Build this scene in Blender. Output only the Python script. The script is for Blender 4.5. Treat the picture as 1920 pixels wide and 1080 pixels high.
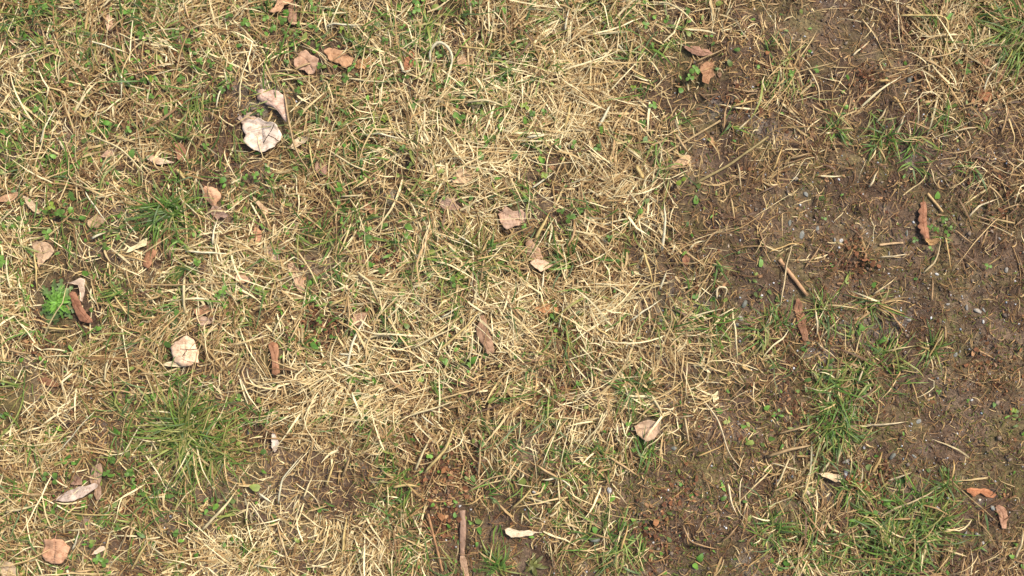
import bpy, math, random
import numpy as np

# ------------------------------------------------------------------ camera, sky, sun, exposure
for o in list(bpy.data.objects):
    bpy.data.objects.remove(o)
scene = bpy.context.scene
COL = scene.collection
S = 1.40 / 1920.0                      # metres on the ground for one unit of the layout (1920 x 1080 units)
CAM_H = 1.50

cam = bpy.data.cameras.new('camera')
cam.sensor_width = 36.0
cam.lens = 36.0 * CAM_H / 1.40
cam.clip_start = 0.05
cam.clip_end = 500.0
cam_o = bpy.data.objects.new('camera', cam)
COL.objects.link(cam_o)
cam_o.location = (0.0, 0.0, CAM_H + 0.006)
scene.camera = cam_o

SUN_ELEV = math.radians(52.0)
SUN_AZ = math.radians(38.0)            # where the sun stands, anticlockwise from +X
world = bpy.data.worlds.new('World')
scene.world = world
world.use_nodes = True
wn = world.node_tree
bg = wn.nodes['Background']
sky = wn.nodes.new('ShaderNodeTexSky')
sky.sky_type = 'NISHITA'
sky.sun_disc = False
sky.sun_elevation = SUN_ELEV
sky.sun_rotation = math.radians(90.0) - SUN_AZ
sky.dust_density = 3.0
wn.links.new(sky.outputs[0], bg.inputs[0])
bg.inputs[1].default_value = 0.13
sun = bpy.data.lights.new('sun', 'SUN')
sun.energy = 3.0
sun.angle = math.radians(8.0)
sun.color = (1.0, 0.945, 0.84)
sun_o = bpy.data.objects.new('sun', sun)
COL.objects.link(sun_o)
from mathutils import Vector
sd = Vector((math.cos(SUN_ELEV) * math.cos(SUN_AZ), math.cos(SUN_ELEV) * math.sin(SUN_AZ), math.sin(SUN_ELEV)))
sun_o.rotation_euler = (-sd).to_track_quat('-Z', 'Y').to_euler()
sun_o.location = sd * 8.0
scene.view_settings.view_transform = 'Standard'
scene.view_settings.look = 'None'
scene.view_settings.exposure = 0.78
scene.view_settings.gamma = 1.0
scene.view_settings.use_curve_mapping = False

# ------------------------------------------------------------------ helpers
rng = np.random.default_rng(71)
random.seed(71)
PI = math.pi


def lin(c, k=1.0):
    r = []
    for v in c:
        v = v / 255.0
        r.append(k * (v / 12.92 if v <= 0.04045 else ((v + 0.055) / 1.055) ** 2.4))
    return tuple(r)


def wx(px):
    return (np.asarray(px, float) - 960.0) * S


def wy(py):
    return (540.0 - np.asarray(py, float)) * S


_tab = np.random.default_rng(5).random((256, 256))


def vnoise(x, y, seed=0):
    x = np.asarray(x, float) + seed * 17.31
    y = np.asarray(y, float) + seed * 9.77
    xi = np.floor(x).astype(int)
    yi = np.floor(y).astype(int)
    fx = x - xi
    fy = y - yi
    fx = fx * fx * (3 - 2 * fx)
    fy = fy * fy * (3 - 2 * fy)
    a = _tab[xi & 255, yi & 255]
    b = _tab[(xi + 1) & 255, yi & 255]
    c = _tab[xi & 255, (yi + 1) & 255]
    d = _tab[(xi + 1) & 255, (yi + 1) & 255]
    return (a * (1 - fx) + b * fx) * (1 - fy) + (c * (1 - fx) + d * fx) * fy


def fbm(x, y, seed=0, n=3):
    v = 0.0
    a = 0.5
    t = 0.0
    for i in range(n):
        v = v + a * vnoise(x * 2 ** i, y * 2 ** i, seed + i)
        t += a
        a *= 0.5
    return v / t


# what grows where: 16 x 9 cells of 120 units over the patch, 0 (none) to 9 (dense)
STRAW = np.array([
    [5, 6, 5, 5, 5, 5, 5.5, 6, 6, 6, 5, 4, 3, 2, 5.5, 5],
    [6, 5, 5, 5, 5, 5.5, 6, 7, 8, 7, 4, 2.5, 4, 2.5, 3.5, 3.5],
    [6, 6, 6, 6, 6, 6.5, 6.5, 7, 7, 7, 5.5, 2, 4, 2.5, 1.5, 3.5],
    [6, 6, 6, 6, 7, 6.5, 6, 6, 5, 6, 5, 2, 2, 1, 1, 1],
    [6, 6, 7, 7, 7, 7, 7, 7, 6, 6, 4, 2.5, 1, 1, 0.6, 1],
    [6, 6, 5, 6, 7, 7, 7, 7, 6, 7, 6, 4.5, 1.5, 3, 0.6, 0.8],
    [5, 5, 5, 5, 8, 6, 7, 8, 6, 6, 4.5, 1.5, 4, 3, 0.6, 0.8],
    [5, 4, 4, 5.5, 6.5, 6, 5.5, 5, 6, 4.5, 2, 1.6, 5, 3, 1, 1.2],
    [5, 4, 5, 8, 6.5, 7, 4, 2, 2.5, 3, 2.5, 2, 3.5, 4, 1.5, 2.5]], float)
GREEN = np.array([
    [6, 4, 5, 5, 5, 6, 6, 4, 5, 4, 3, 2, 1, 0, 2, 4],
    [4, 5, 6, 6, 5, 5, 5, 4, 3, 3, 2, 1, 2, 1, 1, 1],
    [6, 5, 5, 5, 5, 5, 4, 3, 4, 3, 2, 1, 1, 1, 1, 0],
    [6, 4, 6, 5, 4, 5, 4, 4, 4, 3, 2, 1, 0, 0, 1, 0],
    [5, 4, 4, 4, 4, 4, 4, 4, 3, 3, 2, 2, 1, 2, 0, 0],
    [4, 4, 5, 4, 3, 3, 3, 3, 3, 3, 3, 1, 1, 4, 0, 0],
    [4, 4, 6, 5, 1, 2, 2, 2, 4, 3, 1, 1, 4, 3, 0, 1],
    [5, 5, 5, 3, 1, 1, 2, 2, 2, 2, 1, 1, 2, 3, 2, 1],
    [5, 5, 4, 3, 2, 2, 2, 3, 2, 3, 2, 2, 4, 6, 2, 1]], float)
MOSS = np.array([
    [1, 1, 1, 1, 1, 1, 2, 1, 1, 1, 1, 1, 0, 0, 0, 1],
    [1, 1, 1, 1, 1, 1, 2, 1, 1, 1, 1, 1, 0, 0, 1, 1],
    [1, 1, 1, 1, 1, 1, 1, 1, 1, 1, 1, 2, 2, 1, 1, 1],
    [1, 1, 1, 1, 1, 1, 1, 1, 2, 2, 2, 4, 4, 2, 3, 2],
    [1, 1, 1, 1, 1, 1, 2, 2, 2, 2, 3, 4, 3, 1, 2, 2],
    [1, 1, 1, 1, 1, 1, 2, 2, 2, 2, 3, 5, 3, 2, 3, 4],
    [1, 1, 1, 1, 1, 1, 2, 2, 2, 3, 5, 6, 4, 3, 5, 6],
    [2, 2, 2, 2, 2, 3, 2, 2, 3, 6, 6, 5, 3, 3, 6, 6],
    [2, 2, 2, 2, 5, 4, 3, 2, 4, 4, 5, 5, 3, 3, 5, 5]], float)


def gmap(G, px, py):
    gx = np.clip((np.asarray(px, float) - 60) / 120.0, 0, 14.999)
    gy = np.clip((np.asarray(py, float) - 60) / 120.0, 0, 7.999)
    xi = gx.astype(int)
    yi = gy.astype(int)
    fx = gx - xi
    fy = gy - yi
    return ((G[yi, xi] * (1 - fx) + G[yi, xi + 1] * fx) * (1 - fy) + (G[yi + 1, xi] * (1 - fx) + G[yi + 1, xi + 1] * fx) * fy) / 9.0


BARE = [(700, 895, 80, 40), (480, 862, 55, 45), (640, 940, 60, 30), (900, 1000, 90, 60), (1260, 940, 110, 60), (1320, 1010, 90, 50), (1490, 765, 60, 60), (560, 880, 50, 40), (1330, 390, 60, 50), (1560, 400, 90, 60), (1650, 330, 70, 50),
        (1790, 600, 110, 90), (1350, 285, 50, 40), (850, 900, 60, 40), (1390, 840, 70, 60), (1290, 860, 60, 40), (400, 960, 60, 40), (1560, 60, 80, 60), (1440, 540, 70, 60), (1730, 560, 100, 70), (1860, 800, 100, 80), (600, 620, 36, 30), (720, 480, 34, 26), (940, 1050, 70, 40), (1340, 130, 60, 50), (1700, 820, 60, 40)]


def bare(px, py):
    """1 where plants cover the soil, near 0 on the worn patches"""
    v = 1.0
    for (a, b, ra, rb) in BARE:
        v = v * (1 - 0.94 * np.exp(-((px - a) / ra) ** 4 - ((py - b) / rb) ** 4))
    return v


def ground(x, y):
    """height of the soil in metres"""
    x = np.asarray(x, float)
    y = np.asarray(y, float)
    h = (fbm(x * 5, y * 5, 1, 2) - 0.5) * 0.022
    h = h + (fbm(x * 28, y * 28, 2, 2) - 0.5) * 0.010
    h = h + (fbm(x * 90, y * 90, 3, 2) - 0.5) * 0.007
    fade = np.clip(1.6 - np.maximum(np.abs(x) / 1.6, np.abs(y) / 1.2) * 0.5, 0.25, 1)
    return h * fade


def ground1(x, y):
    return float(ground(np.array([x]), np.array([y]))[0])


def straw_depth(px, py):
    """thickness of the thatch in metres"""
    return 0.002 + 0.011 * gmap(STRAW, px, py)


# ------------------------------------------------------------------ materials
def new_mat(name):
    m = bpy.data.materials.new(name)
    m.use_nodes = True
    nt = m.node_tree
    nt.nodes.clear()
    out = nt.nodes.new('ShaderNodeOutputMaterial')
    return m, nt, out


def N(nt, kind, **kw):
    n = nt.nodes.new(kind)
    for k, v in kw.items():
        if k.startswith('i_'):
            n.inputs[int(k[2:])].default_value = v
        else:
            setattr(n, k, v)
    return n


def ramp(nt, stops):
    r = nt.nodes.new('ShaderNodeValToRGB')
    e = r.color_ramp.elements
    while len(e) < len(stops):
        e.new(0.5)
    for i, (p, c) in enumerate(stops):
        e[i].position = p
        e[i].color = (c[0], c[1], c[2], 1.0)
    return r


def plant_mat(name, rough, transl, var, scale, spec=0.3):
    """colour from the blade's own colour attribute, streaked and mottled, part of the light passing through"""
    m, nt, out = new_mat(name)
    L = nt.links.new
    at = N(nt, 'ShaderNodeAttribute', attribute_name='Col')
    geo = N(nt, 'ShaderNodeNewGeometry')
    no = N(nt, 'ShaderNodeTexNoise')
    no.inputs['Scale'].default_value = scale
    no.inputs['Detail'].default_value = 4
    L(geo.outputs['Position'], no.inputs['Vector'])
    mr = N(nt, 'ShaderNodeMapRange')
    mr.inputs['From Min'].default_value = 0.3
    mr.inputs['From Max'].default_value = 0.7
    mr.inputs['To Min'].default_value = 1 - var
    mr.inputs['To Max'].default_value = 1 + var
    L(no.outputs['Fac'], mr.inputs['Value'])
    mul = N(nt, 'ShaderNodeVectorMath', operation='MULTIPLY')
    L(at.outputs['Color'], mul.inputs[0])
    L(mr.outputs[0], mul.inputs[1])
    p = N(nt, 'ShaderNodeBsdfPrincipled')
    p.inputs['Roughness'].default_value = rough
    p.inputs['Specular IOR Level'].default_value = spec
    L(mul.outputs[0], p.inputs['Base Color'])
    tr = N(nt, 'ShaderNodeBsdfTranslucent')
    L(mul.outputs[0], tr.inputs['Color'])
    mx = N(nt, 'ShaderNodeMixShader')
    mx.inputs[0].default_value = transl
    L(p.outputs[0], mx.inputs[1])
    L(tr.outputs[0], mx.inputs[2])
    L(mx.outputs[0], out.inputs['Surface'])
    return m


M_STRAW = plant_mat('dry_straw', 0.55, 0.22, 0.22, 160.0, 0.35)
M_GREEN = plant_mat('green_grass', 0.5, 0.3, 0.2, 140.0, 0.35)
M_CLOVER = plant_mat('clover_leaf', 0.5, 0.28, 0.25, 220.0, 0.35)
M_LITTER = plant_mat('leaf_litter', 0.8, 0.05, 0.3, 300.0, 0.2)
M_MOSS = plant_mat('moss', 0.8, 0.2, 0.3, 200.0, 0.2)


def make_leaf_mat():
    m, nt, out = new_mat('dead_leaf')
    L = nt.links.new
    at = N(nt, 'ShaderNodeAttribute', attribute_name='Col')
    uv = N(nt, 'ShaderNodeUVMap')
    geo = N(nt, 'ShaderNodeNewGeometry')
    n1 = N(nt, 'ShaderNodeTexNoise')
    n1.inputs['Scale'].default_value = 90.0
    n1.inputs['Detail'].default_value = 5.0
    L(geo.outputs['Position'], n1.inputs['Vector'])
    mr = N(nt, 'ShaderNodeMapRange')
    mr.inputs['From Min'].default_value = 0.3
    mr.inputs['From Max'].default_value = 0.7
    mr.inputs['To Min'].default_value = 0.80
    mr.inputs['To Max'].default_value = 1.14
    L(n1.outputs['Fac'], mr.inputs['Value'])
    # specks of decay
    n2 = N(nt, 'ShaderNodeTexNoise')
    n2.inputs['Scale'].default_value = 420.0
    n2.inputs['Detail'].default_value = 2.0
    L(geo.outputs['Position'], n2.inputs['Vector'])
    r2 = ramp(nt, [(0.0, (0.5, 0.45, 0.4)), (0.29, (0.62, 0.57, 0.52)), (0.36, (1, 1, 1)), (1.0, (1, 1, 1))])
    L(n2.outputs['Fac'], r2.inputs[0])
    # side veins: v across (|v-0.5|), u along
    sep = N(nt, 'ShaderNodeSeparateXYZ')
    L(uv.outputs[0], sep.inputs[0])
    ab = N(nt, 'ShaderNodeMath', operation='SUBTRACT')
    ab.inputs[1].default_value = 0.5
    L(sep.outputs['Y'], ab.inputs[0])
    ab2 = N(nt, 'ShaderNodeMath', operation='ABSOLUTE')
    L(ab.outputs[0], ab2.inputs[0])
    ma = N(nt, 'ShaderNodeMath', operation='MULTIPLY_ADD')
    ma.inputs[1].default_value = -0.55
    L(ab2.outputs[0], ma.inputs[0])
    L(sep.outputs['X'], ma.inputs[2])
    sc = N(nt, 'ShaderNodeMath', operation='MULTIPLY')
    sc.inputs[1].default_value = 44.0
    L(ma.outputs[0], sc.inputs[0])
    si = N(nt, 'ShaderNodeMath', operation='SINE')
    L(sc.outputs[0], si.inputs[0])
    vr = ramp(nt, [(0.0, (1, 1, 1)), (0.86, (1, 1, 1)), (1.0, (0.86, 0.82, 0.78))])
    L(si.outputs[0], vr.inputs[0])
    m1 = N(nt, 'ShaderNodeVectorMath', operation='MULTIPLY')
    L(at.outputs['Color'], m1.inputs[0])
    L(mr.outputs[0], m1.inputs[1])
    m2 = N(nt, 'ShaderNodeVectorMath', operation='MULTIPLY')
    L(m1.outputs[0], m2.inputs[0])
    L(r2.outputs[0], m2.inputs[1])
    n3 = N(nt, 'ShaderNodeTexNoise')
    n3.inputs['Scale'].default_value = 130.0
    n3.inputs['Detail'].default_value = 6.0
    n3.inputs['Roughness'].default_value = 0.7
    L(geo.outputs['Position'], n3.inputs['Vector'])
    r3 = ramp(nt, [(0.40, (0.66, 0.60, 0.55)), (0.50, (0.95, 0.94, 0.92)), (0.62, (1.05, 1.04, 1.03))])
    L(n3.outputs['Fac'], r3.inputs[0])
    m25 = N(nt, 'ShaderNodeVectorMath', operation='MULTIPLY')
    L(m2.outputs[0], m25.inputs[0])
    L(r3.outputs[0], m25.inputs[1])
    m3 = N(nt, 'ShaderNodeVectorMath', operation='MULTIPLY')
    L(m25.outputs[0], m3.inputs[0])
    L(vr.outputs[0], m3.inputs[1])
    p = N(nt, 'ShaderNodeBsdfPrincipled')
    p.inputs['Roughness'].default_value = 0.72
    p.inputs['Specular IOR Level'].default_value = 0.25
    L(m3.outputs[0], p.inputs['Base Color'])
    b = N(nt, 'ShaderNodeBump')
    b.inputs['Strength'].default_value = 0.5
    b.inputs['Distance'].default_value = 0.0012
    ad = N(nt, 'ShaderNodeMath', operation='MULTIPLY_ADD')
    ad.inputs[1].default_value = 0.09
    L(si.outputs[0], ad.inputs[0])
    L(n1.outputs['Fac'], ad.inputs[2])
    L(ad.outputs[0], b.inputs['Height'])
    L(b.outputs[0], p.inputs['Normal'])
    tr = N(nt, 'ShaderNodeBsdfTranslucent')
    L(m3.outputs[0], tr.inputs['Color'])
    mx = N(nt, 'ShaderNodeMixShader')
    mx.inputs[0].default_value = 0.12
    L(p.outputs[0], mx.inputs[1])
    L(tr.outputs[0], mx.inputs[2])
    L(mx.outputs[0], out.inputs['Surface'])
    return m


M_LEAF = make_leaf_mat()


def make_stone_mat():
    m, nt, out = new_mat('stone')
    L = nt.links.new
    at = N(nt, 'ShaderNodeAttribute', attribute_name='Col')
    geo = N(nt, 'ShaderNodeNewGeometry')
    n1 = N(nt, 'ShaderNodeTexNoise')
    n1.inputs['Scale'].default_value = 350.0
    n1.inputs['Detail'].default_value = 5.0
    L(geo.outputs['Position'], n1.inputs['Vector'])
    mr = N(nt, 'ShaderNodeMapRange')
    mr.inputs['From Min'].default_value = 0.3
    mr.inputs['From Max'].default_value = 0.7
    mr.inputs['To Min'].default_value = 0.6
    mr.inputs['To Max'].default_value = 1.25
    L(n1.outputs['Fac'], mr.inputs['Value'])
    m1 = N(nt, 'ShaderNodeVectorMath', operation='MULTIPLY')
    L(at.outputs['Color'], m1.inputs[0])
    L(mr.outputs[0], m1.inputs[1])
    p = N(nt, 'ShaderNodeBsdfPrincipled')
    p.inputs['Roughness'].default_value = 0.75
    L(m1.outputs[0], p.inputs['Base Color'])
    b = N(nt, 'ShaderNodeBump')
    b.inputs['Strength'].default_value = 0.6
    b.inputs['Distance'].default_value = 0.001
    L(n1.outputs['Fac'], b.inputs['Height'])
    L(b.outputs[0], p.inputs['Normal'])
    L(p.outputs[0], out.inputs['Surface'])
    return m


M_STONE = make_stone_mat()


def make_soil_mat():
    m, nt, out = new_mat('soil')
    L = nt.links.new
    geo = N(nt, 'ShaderNodeNewGeometry')

    def noise(scale, detail, rough=0.6):
        n = N(nt, 'ShaderNodeTexNoise')
        n.inputs['Scale'].default_value = scale
        n.inputs['Detail'].default_value = detail
        n.inputs['Roughness'].default_value = rough
        L(geo.outputs['Position'], n.inputs['Vector'])
        return n
    a = noise(9.0, 4)
    b = noise(70.0, 6, 0.7)
    c = noise(330.0, 5, 0.7)
    ra = ramp(nt, [(0.34, (0.058, 0.036, 0.023)), (0.5, (0.104, 0.068, 0.044)), (0.70, (0.172, 0.122, 0.083))])
    L(a.outputs['Fac'], ra.inputs[0])
    rb = ramp(nt, [(0.28, (0.55, 0.48, 0.44)), (0.5, (1, 1, 1)), (0.72, (1.5, 1.45, 1.35))])
    L(b.outputs['Fac'], rb.inputs[0])
    rc = ramp(nt, [(0.3, (0.5, 0.48, 0.45)), (0.5, (1, 1, 1)), (0.68, (1.7, 1.65, 1.55)), (0.78, (2.6, 2.5, 2.4))])
    L(c.outputs['Fac'], rc.inputs[0])
    # olive film of algae and moss
    d = noise(14.0, 5, 0.65)
    rd = ramp(nt, [(0.46, (0, 0, 0)), (0.62, (0.52, 0.52, 0.52))])
    L(d.outputs['Fac'], rd.inputs[0])
    mixo = N(nt, 'ShaderNodeMix', data_type='RGBA')
    L(rd.outputs[0], mixo.inputs['Factor'])
    L(ra.outputs[0], mixo.inputs['A'])
    mixo.inputs['B'].default_value = (0.125, 0.108, 0.036, 1)
    # rusty crumbled leaf matter
    e = noise(22.0, 5, 0.7)
    re = ramp(nt, [(0.55, (0, 0, 0)), (0.7, (0.6, 0.6, 0.6))])
    L(e.outputs['Fac'], re.inputs[0])
    mixr = N(nt, 'ShaderNodeMix', data_type='RGBA')
    L(re.outputs[0], mixr.inputs['Factor'])
    L(mixo.outputs['Result'], mixr.inputs['A'])
    mixr.inputs['B'].default_value = (0.150, 0.085, 0.050, 1)
    ash = noise(6.5, 7, 0.72)
    rash = ramp(nt, [(0.56, (0, 0, 0)), (0.70, (0.75, 0.75, 0.75))])
    L(ash.outputs['Fac'], rash.inputs[0])
    mixa = N(nt, 'ShaderNodeMix', data_type='RGBA')
    L(rash.outputs[0], mixa.inputs['Factor'])
    L(mixr.outputs['Result'], mixa.inputs['A'])
    mixa.inputs['B'].default_value = (0.215, 0.185, 0.165, 1)
    m1 = N(nt, 'ShaderNodeVectorMath', operation='MULTIPLY')
    L(mixa.outputs['Result'], m1.inputs[0])
    L(rb.outputs[0], m1.inputs[1])
    m2 = N(nt, 'ShaderNodeVectorMath', operation='MULTIPLY')
    L(m1.outputs[0], m2.inputs[0])
    L(rc.outputs[0], m2.inputs[1])
    p = N(nt, 'ShaderNodeBsdfPrincipled')
    p.inputs['Roughness'].default_value = 0.95
    p.inputs['Specular IOR Level'].default_value = 0.15
    L(m2.outputs[0], p.inputs['Base Color'])
    hsum = N(nt, 'ShaderNodeMath', operation='MULTIPLY_ADD')
    hsum.inputs[1].default_value = 0.45
    L(c.outputs['Fac'], hsum.inputs[0])
    L(b.outputs['Fac'], hsum.inputs[2])
    bm = N(nt, 'ShaderNodeBump')
    bm.inputs['Strength'].default_value = 0.9
    bm.inputs['Distance'].default_value = 0.006
    L(hsum.outputs[0], bm.inputs['Height'])
    L(bm.outputs[0], p.inputs['Normal'])
    L(p.outputs[0], out.inputs['Surface'])
    return m


M_SOIL = make_soil_mat()


# ------------------------------------------------------------------ mesh helpers
def mesh_np(name, V, F, mat, colors=None, uvs=None, smooth=True):
    """V (n,3), F (m,k) with k = 3 or 4; colours per vertex; uvs per vertex"""
    V = np.asarray(V, np.float32)
    F = np.asarray(F, np.int32)
    me = bpy.data.meshes.new(name)
    me.vertices.add(len(V))
    me.vertices.foreach_set('co', V.ravel())
    k = F.shape[1]
    me.loops.add(F.size)
    me.loops.foreach_set('vertex_index', F.ravel())
    me.polygons.add(len(F))
    me.polygons.foreach_set('loop_start', np.arange(0, F.size, k, dtype=np.int32))
    me.polygons.foreach_set('loop_total', np.full(len(F), k, np.int32))
    me.update(calc_edges=True)
    if smooth:
        me.polygons.foreach_set('use_smooth', np.ones(len(F), bool))
    if colors is not None:
        at = me.color_attributes.new('Col', 'FLOAT_COLOR', 'POINT')
        c4 = np.ones((len(V), 4), np.float32)
        c4[:, :3] = colors
        at.data.foreach_set('color', c4.ravel())
    if uvs is not None:
        ul = me.uv_layers.new(name='UVMap')
        ul.data.foreach_set('uv', np.asarray(uvs, np.float32)[F.ravel()].ravel())
    if mat:
        me.materials.append(mat)
    me.validate()
    return me


def link(name, me, parent=None, loc=(0, 0, 0)):
    o = bpy.data.objects.new(name, me)
    COL.objects.link(o)
    o.location = loc
    if parent:
        o.parent = parent
    return o


def tag(o, label, cat=None, group=None, kind=None):
    o['label'] = label
    if cat:
        o['category'] = cat
    if group:
        o['group'] = group
    if kind:
        o['kind'] = kind
    return o


def blades(x, y, z0, head, L, W, p0, p1, curv, kp, ka, r0, r1, c0, c1, K=7, wob=0.08, tip=2.5, clear=0.0006, cull=True, worn=False):
    """ribbons that grow from (x,y,z0); returns V, F, C"""
    n = len(x)
    tm = (np.arange(K) + 0.5) / K
    h = head[:, None] + curv[:, None] * tm + ka[:, None] / (1 + np.exp(-(tm - kp[:, None]) * 40))
    h = h + np.cumsum(rng.normal(0, wob, (n, K)), 1)
    pt = p0[:, None] + (p1 - p0)[:, None] * tm
    st = (L / K)[:, None]
    P = np.zeros((n, K + 1, 3))
    P[:, 0, 0] = x
    P[:, 0, 1] = y
    P[:, 0, 2] = z0
    P[:, 1:, 0] = x[:, None] + np.cumsum(st * np.cos(pt) * np.cos(h), 1)
    P[:, 1:, 1] = y[:, None] + np.cumsum(st * np.cos(pt) * np.sin(h), 1)
    P[:, 1:, 2] = z0[:, None] + np.cumsum(st * np.sin(pt), 1)
    gz = ground(P[..., 0], P[..., 1])
    P[..., 2] = np.maximum(P[..., 2], gz + clear + W[:, None] * 0.15)
    if cull:
        keep = ~hits_mask(P)
        if worn:
            keep &= rng.random(n) < bare(P[..., 0] / S + 960, 540 - P[..., 1] / S).min(1) * 1.15
        P = P[keep]
        h = h[keep]
        W = W[keep]
        r0 = r0[keep]
        r1 = r1[keep]
        c0 = c0[keep]
        c1 = c1[keep]
        n = len(P)
    t = np.linspace(0, 1, K + 1)
    wp = np.minimum(1.0, 0.65 + t * 2.0) * ((1 - t ** tip) * 0.9 + 0.1)
    hp = np.concatenate([h[:, :1], (h[:, 1:] + h[:, :-1]) / 2, h[:, -1:]], 1)
    ro = r0[:, None] + (r1 - r0)[:, None] * t
    side = np.stack([-np.sin(hp) * np.cos(ro), np.cos(hp) * np.cos(ro), np.sin(ro)], -1)
    hw = (W[:, None] * wp * 0.5)[..., None]
    V = np.stack([P - side * hw, P + side * hw], 2).reshape(-1, 3)
    C = c0[:, None, :] * (1 - t)[None, :, None] + c1[:, None, :] * t[None, :, None]
    C = np.repeat(C[:, :, None, :], 2, 2).reshape(-1, 3)
    i = np.arange(K) * 2
    f = np.stack([i, i + 1, i + 3, i + 2], -1)
    F = (np.arange(n)[:, None, None] * (2 * (K + 1)) + f[None]).reshape(-1, 4)
    return V, F, C


# raster of the places kept clear for leaves and small plants (2 units per cell)
MASK = np.zeros((540, 960), np.float32)


def mask_disc(px, py, r, v=1.0):
    x0, x1 = int((px - r) // 2), int((px + r) // 2) + 1
    y0, y1 = int((py - r) // 2), int((py + r) // 2) + 1
    for j in range(max(0, y0), min(540, y1)):
        for i in range(max(0, x0), min(960, x1)):
            if (i * 2 + 1 - px) ** 2 + (j * 2 + 1 - py) ** 2 <= r * r:
                MASK[j, i] = max(MASK[j, i], v)


def mask_at(X, Y):
    i = ((X / S + 960) / 2).astype(int)
    j = ((540 - Y / S) / 2).astype(int)
    ok = (i >= 0) & (i < 960) & (j >= 0) & (j < 540)
    return np.where(ok, MASK[np.clip(j, 0, 539), np.clip(i, 0, 959)], 0)


def hits_mask(P):
    m = mask_at(P[..., 0], P[..., 1]).max(1)
    return rng.random(len(P)) < m


def polyline(pts, n):
    """n points evenly along pts, corners kept"""
    pts = np.asarray(pts, float)
    d = np.r_[0, np.cumsum(np.hypot(*np.diff(pts, axis=0).T))]
    t = np.linspace(0, d[-1], n)
    return np.stack([np.interp(t, d, pts[:, 0]), np.interp(t, d, pts[:, 1])], 1), d[-1]


def smooth_pts(p, it=2):
    p = p.copy()
    for _ in range(it):
        p[1:-1] = 0.25 * p[:-2] + 0.5 * p[1:-1] + 0.25 * p[2:]
    return p


def tube(P, R, sides=6, flat=1.0):
    """closed tube through P (n,3) with radius R (n); flat squashes it in z"""
    P = np.asarray(P, float)
    n = len(P)
    T = np.gradient(P, axis=0)
    T /= np.linalg.norm(T, axis=1)[:, None] + 1e-12
    up = np.array([0, 0, 1.0])
    A = np.cross(T, up)
    A /= np.linalg.norm(A, axis=1)[:, None] + 1e-9
    B = np.cross(A, T)
    a = np.arange(sides) / sides * 2 * PI
    V = P[:, None] + (np.cos(a)[None, :, None] * A[:, None] + np.sin(a)[None, :, None] * B[:, None] * flat) * np.asarray(R)[:, None, None]
    V = V.reshape(-1, 3)
    F = []
    for i in range(n - 1):
        for k in range(sides):
            k2 = (k + 1) % sides
            F.append((i * sides + k, i * sides + k2, (i + 1) * sides + k2, (i + 1) * sides + k))
    c0 = len(V)
    V = np.vstack([V, P[:1], P[-1:]])
    for k in range(sides):
        k2 = (k + 1) % sides
        F.append((c0, k2, k, k))
        F.append((c0 + 1, (n - 1) * sides + k, (n - 1) * sides + k2, (n - 1) * sides + k2))
    return V, F


def mesh_py(name, V, F, mat, colors=None, uvs=None, smooth=True):
    """like mesh_np for mixed faces (repeated last index = triangle)"""
    F = [tuple(dict.fromkeys(f)) for f in F]
    me = bpy.data.meshes.new(name)
    me.from_pydata([tuple(v) for v in np.asarray(V, float)], [], F)
    me.update()
    if smooth:
        me.polygons.foreach_set('use_smooth', np.ones(len(me.polygons), bool))
    if colors is not None:
        at = me.color_attributes.new('Col', 'FLOAT_COLOR', 'POINT')
        c4 = np.ones((len(me.vertices), 4), np.float32)
        c4[:, :3] = colors
        at.data.foreach_set('color', c4.ravel())
    if uvs is not None:
        ul = me.uv_layers.new(name='UVMap')
        li = np.zeros(len(me.loops), np.int32)
        me.loops.foreach_get('vertex_index', li)
        ul.data.foreach_set('uv', np.asarray(uvs, np.float32)[li].ravel())
    me.materials.append(mat)
    return me


# ------------------------------------------------------------------ the ground: one sheet out to the horizon
def axis_coords(half, step, far):
    a = list(np.arange(0, half, step))
    s = step
    while a[-1] < far:
        s *= 1.16
        a.append(a[-1] + s)
    a = np.array(a)
    return np.r_[-a[:0:-1], a]


gx = axis_coords(0.80, 0.0042, 120.0)
gy = axis_coords(0.48, 0.0042, 120.0)
GX, GY = np.meshgrid(gx, gy)
GZ = ground(GX, GY)
V = np.stack([GX, GY, GZ], -1).reshape(-1, 3)
nx, ny = len(gx), len(gy)
ii, jj = np.meshgrid(np.arange(nx - 1), np.arange(ny - 1))
b0 = (jj * nx + ii).ravel()
F = np.stack([b0, b0 + 1, b0 + nx + 1, b0 + nx], -1)
g = link('ground', mesh_np('ground', V, F, M_SOIL))
tag(g, 'bare brown soil under the straw, open on the right', kind='structure')

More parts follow.
